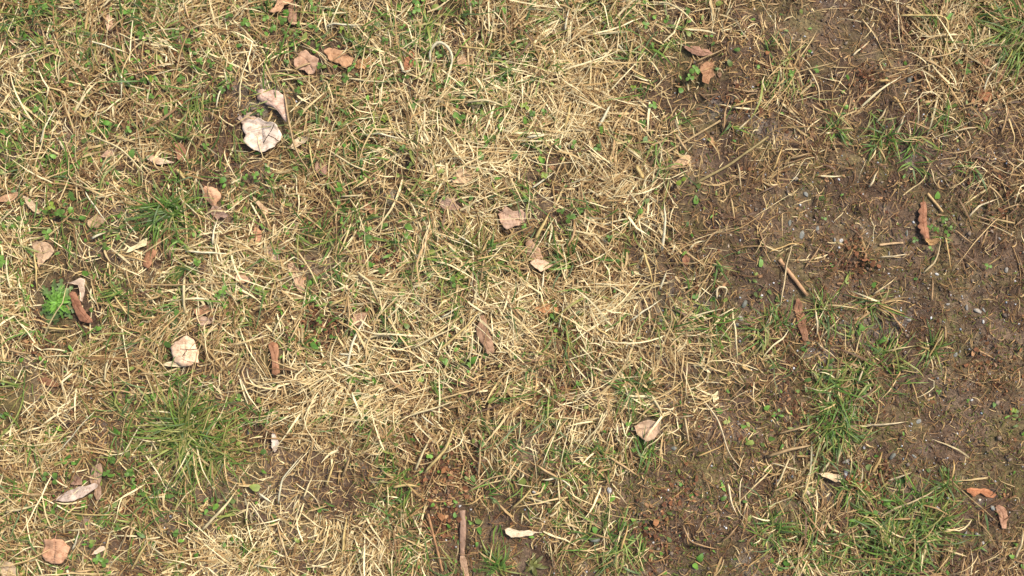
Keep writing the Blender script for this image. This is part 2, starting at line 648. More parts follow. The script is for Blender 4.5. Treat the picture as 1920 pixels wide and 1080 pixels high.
# ------------------------------------------------------------------ fallen leaves
LEAVES = [
    # axis (base to tip), half width, profile, colour as seen, lift mm, edge curl mm, label, short name for neighbours
    ([(491, 227), (493, 256), (496, 285)], 36, 'round', (238, 214, 190), 8, 3, 'large whitish round leaf with dark cracks, lying in the clover', 'the large whitish round leaf'),
    ([(482, 176), (512, 195), (541, 232)], 17, 'drop', (228, 192, 168), 10, -3, 'pinkish pale leaf tapering to a point beside the large whitish leaf', 'the pinkish tapering leaf'),
    ([(448, 222), (470, 214)], 9, 'oval', (172, 150, 138), 5, 2, 'small grey torn scrap under the upper edge of the whitish leaf', None),
    ([(70, 452), (84, 470), (77, 505)], 17, 'drop', (206, 172, 138), 7, 2, 'beige heart shaped leaf close above the feathery green rosette', 'the beige heart shaped leaf'),
    ([(135, 546), (150, 580), (174, 606)], 13, 'oblong', (146, 90, 64), 9, -3, 'smooth reddish brown oblong leaf touching the feathery rosette', 'the feathery green rosette'),
    ([(132, 530), (150, 532), (158, 566)], 10, 'drop', (222, 194, 166), 7, 3, 'pale folded leaf behind the reddish brown leaf by the rosette', None),
    ([(304, 438), (288, 468), (277, 504)], 13, 'oblong', (168, 112, 80), 9, -3, 'brown oblong leaf under the dark green tuft, pale scrap against it', 'the brown oblong leaf under the green tuft'),
    ([(279, 448), (262, 462), (238, 474)], 6, 'oval', (240, 222, 170), 9, 2, 'creamy white narrow scrap leaning on a brown oblong leaf', None),
    ([(352, 628), (352, 655), (347, 686)], 27, 'round', (242, 204, 166), 9, -3, 'pale peach round leaf with a thin cross crack', 'the pale peach round leaf'),
    ([(309, 683), (340, 684), (368, 678)], 6, 'oval', (246, 224, 180), 10, 2, 'cream tail of leaf curling out below the peach round leaf', None),
    ([(507, 640), (517, 668), (518, 704)], 10, 'oblong', (164, 108, 76), 9, -2, 'narrow upright tan brown leaf curled at the edges in pale straw', 'the narrow curled tan brown leaf'),
    ([(904, 588), (902, 622), (919, 663)], 13, 'oblong', (158, 120, 92), 10, -3, 'dull brown oblong leaf with pinkish tip crossed by straw', 'the dull brown leaf with pinkish tip'),
    ([(1734, 376), (1730, 412), (1738, 452)], 11, 'wavy', (156, 98, 70), 9, -5, 'brown leaf with scalloped edge standing on bare soil', 'the scalloped brown leaf on bare soil'),
    ([(1736, 448), (1748, 456), (1764, 448)], 6, 'oval', (175, 130, 75), 5, 3, 'small yellowish curled scrap at the foot of the scalloped leaf', None),
    ([(1809, 917), (1838, 921), (1869, 929)], 10, 'wavy', (182, 110, 70), 8, -3, 'orange brown notched leaf lying on mossy soil', 'the orange brown notched leaf'),
    ([(1868, 948), (1880, 962), (1880, 990)], 9, 'oblong', (170, 122, 95), 5, -2, 'dull brown half buried leaf under the orange notched leaf', None),
    ([(108, 936), (148, 922), (188, 906)], 13, 'oval', (208, 184, 164), 11, 2, 'greyish beige pointed oval leaf lying over a darker leaf', 'the greyish beige oval leaf'),
    ([(184, 866), (184, 900), (186, 936)], 12, 'oblong', (168, 138, 118), 4, 2, 'grey brown leaf under the greyish beige oval leaf', None),
    ([(142, 908), (150, 890)], 12, 'oval', (140, 105, 90), 2, 1, 'dark mauve leaf half hidden above the greyish beige leaf', None),
    ([(113, 1000), (112, 1028), (108, 1056)], 25, 'round', (208, 154, 120), 9, -3, 'tan orange broad leaf with a lighter fold down its middle', 'the tan orange broad leaf'),
    ([(-8, 1054), (16, 1066), (42, 1086)], 15, 'oval', (206, 182, 150), 8, 2, 'pale grey leaf in the corner cut off by the edge', 'the pale grey corner leaf'),
    ([(174, 1038), (200, 1024)], 6, 'wedge', (238, 206, 172), 7, 1, 'small pale wedge of leaf beside the tan orange broad leaf', None),
    ([(156, 972), (170, 990)], 13, 'oval', (130, 112, 100), 3, 1, 'grey brown leaf scrap above the small pale wedge', None),
    ([(383, 348), (398, 362), (402, 392)], 19, 'drop', (222, 168, 132), 11, -5, 'salmon tan curled leaf with dark grey leaf below it', 'the salmon tan curled leaf'),
    ([(390, 398), (412, 402), (436, 406)], 13, 'oval', (160, 130, 118), 6, 3, 'mauve grey curled leaf directly below the salmon tan leaf', None),
    ([(474, 369), (488, 384), (501, 402)], 7, 'wedge', (228, 190, 148), 11, 1, 'slim tan wedge shaped leaf between clover and straw', 'the slim tan wedge leaf'),
    ([(479, 424), (484, 438), (483, 456)], 9, 'oval', (200, 140, 106), 8, -2, 'small orange tan leaf beneath the slim wedge leaf', None),
    ([(552, -4), (528, 8), (503, 20)], 14, 'drop', (206, 156, 116), 10, 2, 'orange tan pointed leaf at the edge above three clovers', 'the orange tan pointed leaf'),
    ([(545, -4), (548, 20), (548, 46)], 9, 'oblong', (164, 120, 96), 6, -2, 'brown strip of leaf hanging below the orange tan pointed leaf', None),
    ([(556, 100), (575, 112), (592, 142)], 23, 'round', (192, 152, 128), 6, 2, 'faded pink brown leaf crossed by a bright straight straw', 'the faded pink brown leaf'),
    ([(618, 100), (640, 104), (664, 112)], 12, 'wavy', (206, 152, 108), 6, 2, 'torn tan leaf piece beside the faded pink brown leaf', None),
    ([(664, 120), (682, 118), (704, 110)], 10, 'wavy', (196, 144, 92), 6, 2, 'yellowish tan leaf piece sunk in green grass', 'the yellowish tan leaf piece'),
    ([(772, 96), (768, 112), (760, 134)], 8, 'oblong', (166, 98, 62), 8, -2, 'rust red leaf with pale straw hooked round its foot', 'the rust red leaf'),
    ([(864, 102), (870, 118), (880, 137)], 10, 'drop', (214, 176, 138), 9, -3, 'pale curled leaf by the looping pale straw', 'the pale curled leaf by the straw loop'),
    ([(596, 288), (600, 306), (607, 328)], 11, 'oblong', (152, 112, 98), 7, 2, 'mauve brown leaf under crossed straws', 'the mauve brown leaf'),
    ([(848, 338), (866, 332), (884, 336)], 13, 'round', (216, 182, 138), 7, 2, 'pale tan ragged leaf in dense straw', 'the pale tan ragged leaf'),
    ([(824, 376), (842, 384), (860, 392)], 13, 'oval', (180, 146, 126), 4, 2, 'dull mauve tan leaf below the pale tan ragged leaf', None),
    ([(932, 394), (960, 408), (990, 420)], 18, 'wavy', (194, 158, 134), 5, 2, 'broad pinkish leaf crossed by fanned straws', 'the broad pinkish leaf under fanned straws'),
    ([(992, 452), (1000, 475), (1012, 500)], 13, 'oblong', (206, 164, 132), 5, -2, 'tan leaf under a very broad pale straw', None),
    ([(1000, 496), (1018, 494), (1036, 498)], 11, 'wavy', (226, 188, 152), 8, 2, 'pale peach torn leaf end with two dark specks', 'the pale peach torn leaf end'),
    ([(1003, 577), (1026, 578), (1052, 581)], 9, 'oval', (206, 140, 84), 8, -3, 'orange brown rolled leaf in the rusty litter', 'the orange brown rolled leaf'),
    ([(1294, 294), (1274, 306), (1248, 320)], 8, 'drop', (224, 184, 136), 9, -2, 'pale tan pointed leaf at the edge of the bare soil', 'the pale pointed leaf at the soil edge'),
    ([(1283, 87), (1308, 94), (1338, 101)], 9, 'oval', (154, 110, 92), 5, -2, 'mauve brown flat leaf on dark soil above a clover', 'the flat mauve brown leaf on dark soil'),
    ([(1336, 113), (1330, 134), (1320, 157)], 12, 'wavy', (170, 120, 84), 6, 3, 'crumpled tan brown leaf beside a three leaved clover', 'the crumpled tan brown leaf'),
    ([(1188, 806), (1210, 803), (1236, 798)], 19, 'round', (196, 166, 138), 5, 2, 'greyish pink broad leaf pressed into moss and straw', 'the greyish pink broad leaf'),
    ([(1534, 888), (1556, 890), (1579, 898)], 7, 'wedge', (238, 208, 162), 10, 1, 'cream spoon shaped leaf next to a white pebble', 'the cream spoon shaped leaf'),
    ([(1008, 999), (980, 998), (945, 994)], 8, 'wedge', (248, 224, 186), 6, 1, 'bright cream wedge of dry leaf on dark soil', 'the bright cream wedge'),
    ([(511, 812), (517, 828), (514, 848)], 8, 'oval', (238, 218, 196), 8, 3, 'white curled scrap of leaf at the edge of a straw heap', 'the white curled scrap'),
    ([(1339, 754), (1343, 745), (1347, 734)], 6, 'oval', (244, 226, 176), 6, 1, 'small cream oval leaf on brown straw', 'the small cream oval leaf'),
    ([(1284, 478), (1286, 488), (1286, 498)], 7, 'oval', (146, 94, 70), 5, 1, 'small dark brown oval leaf on soil', 'the small dark brown oval leaf'),
    ([(1884, 122), (1876, 140), (1864, 157)], 8, 'drop', (180, 134, 96), 7, -2, 'light brown leaf with a long stalk on leaf litter', 'the light brown stalked leaf'),
    ([(1838, 122), (1850, 116), (1862, 112)], 9, 'round', (192, 142, 108), 5, 1, 'tan blunt leaf beside the stalked light brown leaf', None),
    ([(1831, 177), (1844, 180), (1858, 187)], 8, 'wavy', (182, 106, 64), 5, 2, 'orange crumpled leaf below the stalked light brown leaf', None),
    ([(203, 28), (205, 44), (208, 60)], 8, 'oval', (208, 168, 140), 8, 2, 'small pinkish tan leaf with straw across its tip', 'the small pinkish tan leaf'),
    ([(16, 76), (30, 72), (44, 68)], 6, 'oval', (168, 130, 110), 6, 1, 'small mauve leaf under a corner grass tuft', 'the small mauve leaf'),
    ([(278, 294), (300, 304), (330, 306)], 7, 'drop', (234, 200, 162), 10, -2, 'pale twisted narrow leaf with a pointed end', 'the pale twisted narrow leaf'),
    ([(334, 270), (342, 286), (343, 302)], 9, 'oblong', (170, 114, 84), 6, 2, 'chestnut brown leaf by the pale twisted leaf', None),
    ([(192, 294), (205, 289), (219, 283)], 7, 'oval', (188, 152, 128), 7, 1, 'dusky pink small leaf near long crossing straws', None),
    ([(-6, 377), (14, 371), (38, 361)], 8, 'oval', (200, 156, 120), 8, 2, 'tan leaf running off the edge beside a slim spotted leaf', 'the tan edge leaf'),
    ([(44, 368), (60, 384), (76, 402)], 7, 'oval', (214, 184, 146), 9, 1, 'slim pale spotted leaf near two bright clovers', 'the slim pale spotted leaf'),
    ([(168, 424), (184, 416), (200, 414)], 11, 'round', (208, 174, 134), 5, 2, 'pale tan ragged leaf half covered by straw above the rosette', None),
    ([(368, 586), (386, 580), (404, 578)], 9, 'wavy', (190, 140, 106), 7, 2, 'reddish tan leaf lying over a grey leaf', 'the reddish tan leaf over grey'),
    ([(366, 597), (384, 602), (404, 598)], 9, 'oval', (184, 156, 138), 4, 1, 'grey leaf with pinhole under the reddish tan leaf', None),
    ([(440, 518), (455, 520), (470, 526)], 9, 'oval', (224, 184, 150), 8, 2, 'peach tan leaf at the end of a long straight straw', 'the peach tan leaf'),
    ([(70, 711), (88, 716), (110, 724)], 9, 'oval', (126, 80, 56), 4, 1, 'dark chocolate brown leaf sunk in straw', 'the dark chocolate leaf'),
    ([(653, 606), (670, 598), (688, 588)], 11, 'oval', (204, 164, 136), 6, 2, 'pink leaf beside a broad slanting straw', 'the pink leaf by the broad straw'),
    ([(684, 384), (694, 391), (706, 398)], 8, 'wavy', (184, 128, 88), 6, 2, 'tan brown scrap above a pair of clovers', None),
    ([(1146, 583), (1150, 598), (1153, 613)], 9, 'oval', (126, 86, 66), 3, 1, 'dark brown leaf deep between brown straws', None),
    ([(546, 276), (560, 266), (578, 257)], 8, 'oval', (232, 208, 170), 8, 1, 'cream leaf crossed by a long straw right of the whitish leaf', None),
    ([(546, 492), (556, 520), (568, 548)], 9, 'oblong', (194, 154, 120), 7, -2, 'long tan leaf slanting through dense straw', 'the long slanting tan leaf'),
    ([(500, 464), (512, 476), (524, 490)], 10, 'oval', (198, 168, 154), 5, 1, 'lilac grey leaf in dense straw', 'the lilac grey leaf'),
    ([(866, 1042), (870, 1062), (876, 1082)], 7, 'oblong', (196, 158, 128), 3, 1, 'tan leaf below the end of the grey fibrous stick', None),
    ([(1440 + 150, 895), (1440 + 190, 920)], 10, 'wavy', (160, 92, 50), 3, 2, 'rusty leaf at the edge of a grass clump', 'the rusty leaf by the grass clump'),
    ([(1496, 560), (1510, 640)], 8, 'wavy', (140, 92, 66), 2, 1, 'dark flattened brown leaf shred on soil by a grass clump', None),
]


def profile(kind, t):
    if kind == 'round':
        return np.sqrt(np.clip(1 - (2 * t - 1) ** 2, 0.02, 1)) ** 0.85
    if kind == 'oval':
        return np.clip(np.sin(PI * (0.04 + 0.93 * t)), 0.05, 1) ** 0.9
    if kind == 'drop':
        return np.clip(np.sin(PI * (0.10 + 0.88 * t ** 0.62)), 0.05, 1)
    if kind == 'wedge':
        return np.clip(0.12 + 0.95 * t ** 0.7, 0, 1) * np.clip((1 - t) * 9, 0.35, 1)
    if kind == 'wavy':
        return np.clip(np.sin(PI * (0.10 + 0.84 * t)), 0.1, 1) ** 0.6
    return np.clip(np.sin(PI * (0.07 + 0.88 * t)), 0.1, 1) ** 0.42      # oblong


landmarks = []


POLY = {
    0: [(462, 229), (470, 226), (482, 228), (487, 224), (500, 229), (515, 231), (522, 236), (527, 246), (529, 254), (528, 264), (520, 273), (512, 280), (503, 285), (491, 289), (487, 285), (477, 282), (467, 275), (459, 266), (463, 255), (457, 244), (456, 235)],
    1: [(482, 178), (487, 170), (495, 166), (502, 172), (510, 168), (524, 172), (534, 180), (537, 196), (538, 210), (541, 220), (537, 229), (530, 222), (528, 214), (516, 204), (502, 198), (492, 192), (484, 186)],
    2: [(447, 222), (452, 216), (458, 222), (462, 213), (470, 211), (480, 220), (486, 228), (468, 231), (462, 237), (455, 232)],
    3: [(62, 456), (72, 452), (86, 454), (97, 461), (104, 471), (99, 479), (94, 486), (86, 491), (79, 500), (76, 504), (72, 492), (66, 478), (62, 466)],
    4: [(133, 552), (139, 546), (146, 548), (150, 558), (156, 572), (164, 586), (176, 598), (178, 604), (168, 606), (152, 602), (146, 592), (140, 578), (136, 564)],
    5: [(133, 531), (144, 526), (155, 521), (162, 523), (162, 540), (160, 555), (157, 567), (152, 562), (152, 548), (150, 534)],
    6: [(290, 446), (297, 440), (306, 437), (304, 452), (299, 464), (296, 478), (288, 486), (288, 496), (281, 504), (272, 500), (269, 492), (275, 482), (278, 466), (280, 452)],
    7: [(279, 446), (278, 460), (268, 464), (258, 468), (250, 472), (240, 475), (248, 464), (258, 460), (266, 453), (274, 447)],
    8: [(324, 650), (331, 642), (341, 640), (343, 631), (355, 629), (366, 636), (371, 648), (377, 660), (375, 670), (378, 680), (368, 678), (364, 684), (345, 685), (330, 678), (330, 668), (325, 660)],
    9: [(309, 683), (318, 678), (330, 676), (350, 682), (364, 680), (352, 687), (335, 687), (320, 686)],
    10: [(502, 644), (510, 640), (520, 644), (523, 656), (521, 670), (524, 688), (526, 698), (518, 705), (510, 700), (511, 682), (508, 664), (504, 654)],
    11: [(900, 592), (908, 590), (912, 600), (914, 612), (918, 628), (924, 642), (927, 655), (924, 663), (913, 663), (910, 652), (903, 644), (896, 632), (893, 616), (898, 604)],
    12: [(1728, 379), (1738, 377), (1741, 390), (1739, 405), (1740, 420), (1742, 435), (1744, 448), (1736, 453), (1732, 440), (1725, 437), (1728, 430), (1720, 425), (1726, 418), (1721, 412), (1727, 402), (1722, 396), (1729, 388)],
    14: [(1810, 916), (1818, 914), (1834, 916), (1850, 917), (1862, 922), (1870, 928), (1864, 935), (1852, 933), (1844, 928), (1838, 925), (1832, 928), (1825, 933), (1820, 926), (1812, 922)],
    16: [(108, 937), (116, 928), (124, 924), (136, 916), (150, 912), (166, 909), (180, 904), (187, 907), (186, 912), (174, 920), (162, 928), (146, 935), (130, 938), (118, 937)],
    17: [(176, 874), (184, 868), (191, 867), (194, 880), (193, 895), (190, 905), (193, 920), (193, 935), (184, 935), (178, 925), (182, 912), (170, 908), (168, 895), (172, 884)],
    19: [(89, 1007), (104, 1006), (116, 1005), (126, 1008), (132, 1018), (138, 1022), (134, 1036), (130, 1045), (120, 1052), (104, 1052), (92, 1046), (86, 1035), (90, 1022)],
    23: [(379, 356), (386, 349), (398, 350), (408, 353), (414, 362), (413, 372), (408, 380), (404, 389), (396, 386), (390, 378), (384, 372), (379, 364)],
    24: [(395, 394), (404, 386), (416, 390), (422, 398), (430, 404), (424, 410), (416, 408), (408, 412), (398, 404)],
    27: [(504, 20), (514, 14), (520, 4), (522, -6), (556, -6), (545, 6), (534, 12), (526, 22), (514, 24), (508, 22)],
    29: [(552, 112), (560, 108), (566, 96), (574, 94), (586, 104), (598, 110), (596, 124), (590, 138), (580, 142), (572, 132), (560, 132), (553, 124)],
    30: [(606, 94), (620, 90), (640, 97), (652, 104), (664, 110), (660, 122), (648, 128), (634, 118), (618, 114)],
    37: [(934, 402), (948, 387), (962, 396), (976, 393), (991, 402), (984, 416), (966, 424), (950, 432), (940, 420)],
    39: [(993, 492), (1004, 485), (1018, 488), (1030, 489), (1038, 496), (1028, 504), (1014, 509), (1002, 502)],
    43: [(1318, 118), (1330, 112), (1340, 118), (1336, 130), (1341, 140), (1332, 146), (1328, 158), (1316, 154), (1318, 140), (1312, 130)],
    44: [(1188, 798), (1200, 790), (1218, 786), (1234, 792), (1236, 806), (1226, 822), (1210, 826), (1196, 816)],
    45: [(1534, 887), (1550, 886), (1566, 889), (1575, 891), (1580, 898), (1577, 904), (1566, 904), (1556, 898), (1542, 893)],
    46: [(946, 992), (955, 989), (966, 993), (975, 996), (990, 994), (1007, 998), (998, 1004), (980, 1006), (958, 1008), (948, 1000)],
}
CRACKS = {0: [[(517, 233), (510, 247), (503, 258), (494, 269)], [(505, 255), (515, 260), (525, 266)]], 8: [[(343, 654), (358, 655), (373, 654)], [(357, 655), (348, 668)]]}


def fallen_leaf(idx, axis, hw, prof, col, lift, curl, label, short):
    r = np.random.default_rng(1000 + idx)
    A, length = polyline(axis, 15)
    A = smooth_pts(A, 3)
    n, m = 15, 9
    t = np.linspace(0, 1, n)
    T = np.gradient(A, axis=0)
    T /= np.linalg.norm(T, axis=1)[:, None]
    Nn = np.stack([-T[:, 1], T[:, 0]], 1)
    base = profile(prof, t)
    if idx in POLY:
        out = np.array(POLY[idx] + POLY[idx][:1], float)
    else:
        def edge(k):
            w = hw * base * np.interp(t, np.linspace(0, 1, 6), r.uniform(0.72, 1.18, 6)) * (1 + r.normal(0, 0.05, n))
            if prof == 'wavy':
                w = w * (1 + 0.2 * np.sign(np.sin(t * 17 + idx + k)) * r.uniform(0.3, 1, n))
            return w
        wl, wr = edge(0), edge(2)
        out = np.vstack([A + Nn * wl[:, None], (A - Nn * wr[:, None])[::-1]])
        out = np.vstack([out, out[:1]])
    # perimeter resampled, small tears added
    np_ = 64
    PR, per = polyline(out, np_ + 1)
    PR = PR[:-1]
    c0 = PR.mean(0)
    jag = np.interp(np.arange(np_) / np_, np.linspace(0, 1, 25), np.r_[r.normal(0, 1, 24), 0])
    PR = PR + (PR - c0) / (np.linalg.norm(PR - c0, axis=1)[:, None] + 1e-6) * (jag * min(1.1, hw * 0.07))[:, None]
    # spine point that each perimeter point hangs on (kept off the two ends)
    inner = A[2:-2]
    dd = ((PR[:, None] - inner[None]) ** 2).sum(2)
    j = dd.argmin(1)
    SK = inner[j]
    rings = np.array([0.0, 0.22, 0.45, 0.68, 0.86, 1.0])
    PXY = SK[None] * (1 - rings)[:, None, None] + PR[None] * rings[:, None, None]
    X, Y = wx(PXY[..., 0]), wy(PXY[..., 1])
    cx, cy = float(wx(A[n // 2, 0])), float(wy(A[n // 2, 1]))
    g0 = np.median(ground(X, Y))
    depth = float(straw_depth(A[n // 2, 0], A[n // 2, 1]))
    main = idx in POLY
    hh = lift * 0.001 * (0.85 if hw > 20 else 0.5 if main else 0.3) + depth * (0.38 if main else 0.30)
    tx, ty = r.normal(0, 0.05 if hw > 16 else 0.10, 2)
    ax = A[-1] - A[0]
    ax /= np.linalg.norm(ax)
    along = ((PXY - A[n // 2]) @ ax) / (length * 0.5)
    across = ((PXY - A[n // 2]) @ np.array([-ax[1], ax[0]])) / hw
    rr_ = rings[:, None] * np.ones(np_)
    Z = g0 + hh + curl * 0.001 * (0.7 if hw > 16 else 0.3) * (rr_ ** 2 - 0.3)
    fold_at = r.uniform(-0.5, 0.5)
    Z = Z + np.clip(across - fold_at, 0, None) * r.uniform(-0.0035, 0.0045) * (1.0 if hw > 16 else 0.35)
    Z = Z + (fbm(X * 60, Y * 60, 30 + idx % 7, 2) - 0.5) * 0.007 * min(1.0, hw / 22.0)
    Z = Z + np.abs(vnoise(X * 110, Y * 110, 40 + idx % 5) - 0.5) * 0.005 * min(1.0, hw / 22.0)
    Z = Z + (X - cx) * tx + (Y - cy) * ty + along ** 2 * r.uniform(-0.002, 0.003)
    Z = np.maximum(Z, ground(X, Y) + 0.0008)
    bz = float(ground1(cx, cy))
    root = bpy.data.objects.new('fallen_leaf', None)
    root.empty_display_size = 0.02
    COL.objects.link(root)
    root.location = (cx, cy, bz)
    tag(root, label, 'leaf', 'dead leaves fallen on the lawn')
    Vt = np.stack([X - cx, Y - cy, Z - bz], -1).reshape(-1, 3)
    Fq = []
    nr = len(rings)
    for i in range(nr - 1):
        for q in range(np_):
            q2 = (q + 1) % np_
            if i == 0 and j[q] == j[q2]:
                Fq.append((q, np_ + q2, np_ + q, np_ + q))
            else:
                Fq.append((i * np_ + q, i * np_ + q2, (i + 1) * np_ + q2, (i + 1) * np_ + q))
    dull = np.array(col) * 0.72 + np.array([182, 148, 108]) * 0.32 if sum(col) < 540 else np.array(col)
    c = np.array(lin(dull, 0.82 if sum(col) > 540 else 0.86))
    c = c * 0.95 + c.mean() * 0.05
    var = 0.80 + 0.40 * fbm(X * 60, Y * 60, 60 + idx, 3).reshape(-1, 1)
    warm = (fbm(X * 30, Y * 30, 160 + idx, 2).reshape(-1, 1) - 0.5) * 0.5
    Cc = c[None] * var * (1 + warm * np.array([0.12, 0.0, -0.25]))
    U = np.stack([along * 0.5 + 0.5, across * 0.5 + 0.5], -1).reshape(-1, 2)
    me = mesh_py('leaf_blade', Vt, Fq, M_LEAF, Cc, U)
    bl = link('leaf_blade', me, root)
    so = bl.modifiers.new('thickness', 'SOLIDIFY')
    so.thickness = 0.0004
    so.offset = 0

    def on_leaf(P2):
        q = PXY.reshape(-1, 2)
        zz = []
        for p in P2:
            d = ((q - p) ** 2).sum(1)
            kk = np.argsort(d)[:4]
            zz.append(Z.reshape(-1)[kk].mean())
        return np.array(zz)
    # midrib running out into a stalk
    M2 = A[1:-1]
    mid = np.stack([wx(M2[:, 0]) - cx, wy(M2[:, 1]) - cy, on_leaf(M2) - bz + 0.0001], 1)
    ext = mid[0] + (mid[0] - mid[2]) * (0.9 + 0.8 * r.random())
    ext[2] = max(ext[2] * 0.6, 0.001)
    P = np.vstack([ext[None], mid])
    R = np.linspace(1.0, 0.3, len(P)) * (0.00045 if hw < 14 else 0.0006)
    Vm, Fm = tube(P, R, 5)
    link('midrib', mesh_py('midrib', Vm, Fm, M_LITTER, np.tile(np.array(lin(col, 0.62)), (len(Vm), 1))), root)
    for ck in CRACKS.get(idx, []):
        Q, _ = polyline(ck, 9)
        Q = Q + r.normal(0, 0.5, Q.shape)
        Pq = np.stack([wx(Q[:, 0]) - cx, wy(Q[:, 1]) - cy, on_leaf(Q) - bz + 0.0003], 1)
        Vq, Fc = tube(Pq, np.full(9, 0.00055), 4, 0.6)
        link('crack', mesh_py('crack', Vq, Fc, M_LITTER, np.tile(np.array([0.05, 0.033, 0.022]), (len(Vq), 1))), root)
    for i in range(2, nr):
        for q in range(0, np_, 2):
            mask_disc(PXY[i, q, 0], PXY[i, q, 1], 3.0, 0.78 if main else 0.35)
    for p in A[1:-1]:
        mask_disc(p[0], p[1], 4.0, 0.78 if main else 0.35)
    if short:
        landmarks.append((A[n // 2, 0], A[n // 2, 1], short))
    return root


for k, a in enumerate(LEAVES):
    fallen_leaf(k, *a)

landmarks += [(350, 830, 'the long bladed yellow green tuft'), (860, 490, 'the yellow green tuft with golden blades'), (1905, 60, 'the edge tuft above leaf litter'),
              (1640, 730, 'the leafy clump between bare patches'), (1700, 1010, 'the broad green clump by mossy soil'), (867, 1005, 'the grey fibrous stick'),
              (1490, 520, 'the thick tan twig'), (840, 895, 'the heap of rusty litter'), (1185, 735, 'the upright tuft above the greyish pink leaf'), (1000, 1062, 'the olive star weed')]


def near(px, py):
    best = min(landmarks, key=lambda l: (l[0] - px) ** 2 + (l[1] - py) ** 2)
    return best[2]


# ------------------------------------------------------------------ twigs
def twig(pts, r_px, col, label, sides=8, forks=(), lift=4.0, name='twig', flat=0.75, seed=0):
    A, ln = polyline(pts, 14)
    A = smooth_pts(A, 1)
    rr = np.random.default_rng(300 + seed)
    X, Y = wx(A[:, 0]), wy(A[:, 1])
    R = r_px * S * (1 + rr.normal(0, 0.07, len(A))) * np.linspace(1.05, 0.85, len(A))
    Z = np.maximum(smooth_pts(np.stack([ground(X, Y)] * 2, 1), 6)[:, 0] + lift * 0.001, ground(X, Y) + R * 0.5)
    P = np.stack([X, Y, Z], 1)
    b = P[0].copy()
    b[2] = ground1(b[0], b[1])
    root = bpy.data.objects.new(name, None)
    root.empty_display_size = 0.02
    COL.objects.link(root)
    root.location = b
    tag(root, label, 'twig')
    Vv, Ff = tube(P - b, R, sides, flat)
    c = np.array(lin(col, 0.72)) * (0.75 + 0.5 * rr.random((len(Vv), 1)))
    link('stem', mesh_py('stem', Vv, Ff, M_STRAW, c), root)
    for fk in forks:
        A2, _ = polyline(fk, 7)
        X2, Y2 = wx(A2[:, 0]), wy(A2[:, 1])
        Z2 = np.linspace(Z[np.argmin((A[:, 0] - fk[0][0]) ** 2 + (A[:, 1] - fk[0][1]) ** 2)], float(ground(X2[-1:], Y2[-1:])[0]) + 0.003, 7)
        P2 = np.stack([X2, Y2, np.maximum(Z2, ground(X2, Y2) + 0.001)], 1)
        V2, F2 = tube(P2 - b, R.mean() * np.linspace(0.8, 0.3, 7), 6, flat)
        link('side_branch', mesh_py('side_branch', V2, F2, M_STRAW, np.tile(np.array(lin(col, 0.7)), (len(V2), 1))), root)
    for q in A:
        mask_disc(q[0], q[1], r_px + 1.5, 0.9)


twig([(1460, 486), (1488, 520), (1515, 554)], 4.2, (205, 160, 115), 'thick tan twig with brown patches lying on bare soil', lift=3.5, seed=1)
twig([(866, 958), (868, 985), (867, 1012), (866, 1046)], 6.0, (178, 142, 116), 'grey brown fibrous flat stick with frayed end, sunk in dark soil', lift=1.5, seed=2, flat=0.3)
twig([(803, 962), (815, 1012), (830, 1070)], 2.2, (196, 146, 100), 'thin forked reddish tan stem left of the grey fibrous stick', forks=[[(813, 1005), (800, 985), (784, 970)], [(814, 1008), (826, 985), (832, 968)], [(814, 1006), (798, 1000), (786, 1003)]], lift=7, seed=3)
twig([(1440 + 302, 362), (1757, 380), (1771, 397)], 2.6, (215, 178, 120), 'short straw coloured stalk just above the scalloped brown leaf', lift=3, seed=4)
twig([(1653, 459), (1675, 456), (1696, 455)], 2.3, (228, 190, 140), 'short straight bright stalk lying alone on bare soil', lift=2.5, seed=5)
twig([(1237, 293), (1290, 262), (1351, 226)], 2.2, (196, 166, 116), 'long straight tan stem pointing from the soil edge into the soil', lift=7, seed=6)
twig([(1303, 344), (1363, 312), (1441, 256)], 2.4, (172, 150, 98), 'long olive tan curved stem across the bare soil', lift=6, seed=7)

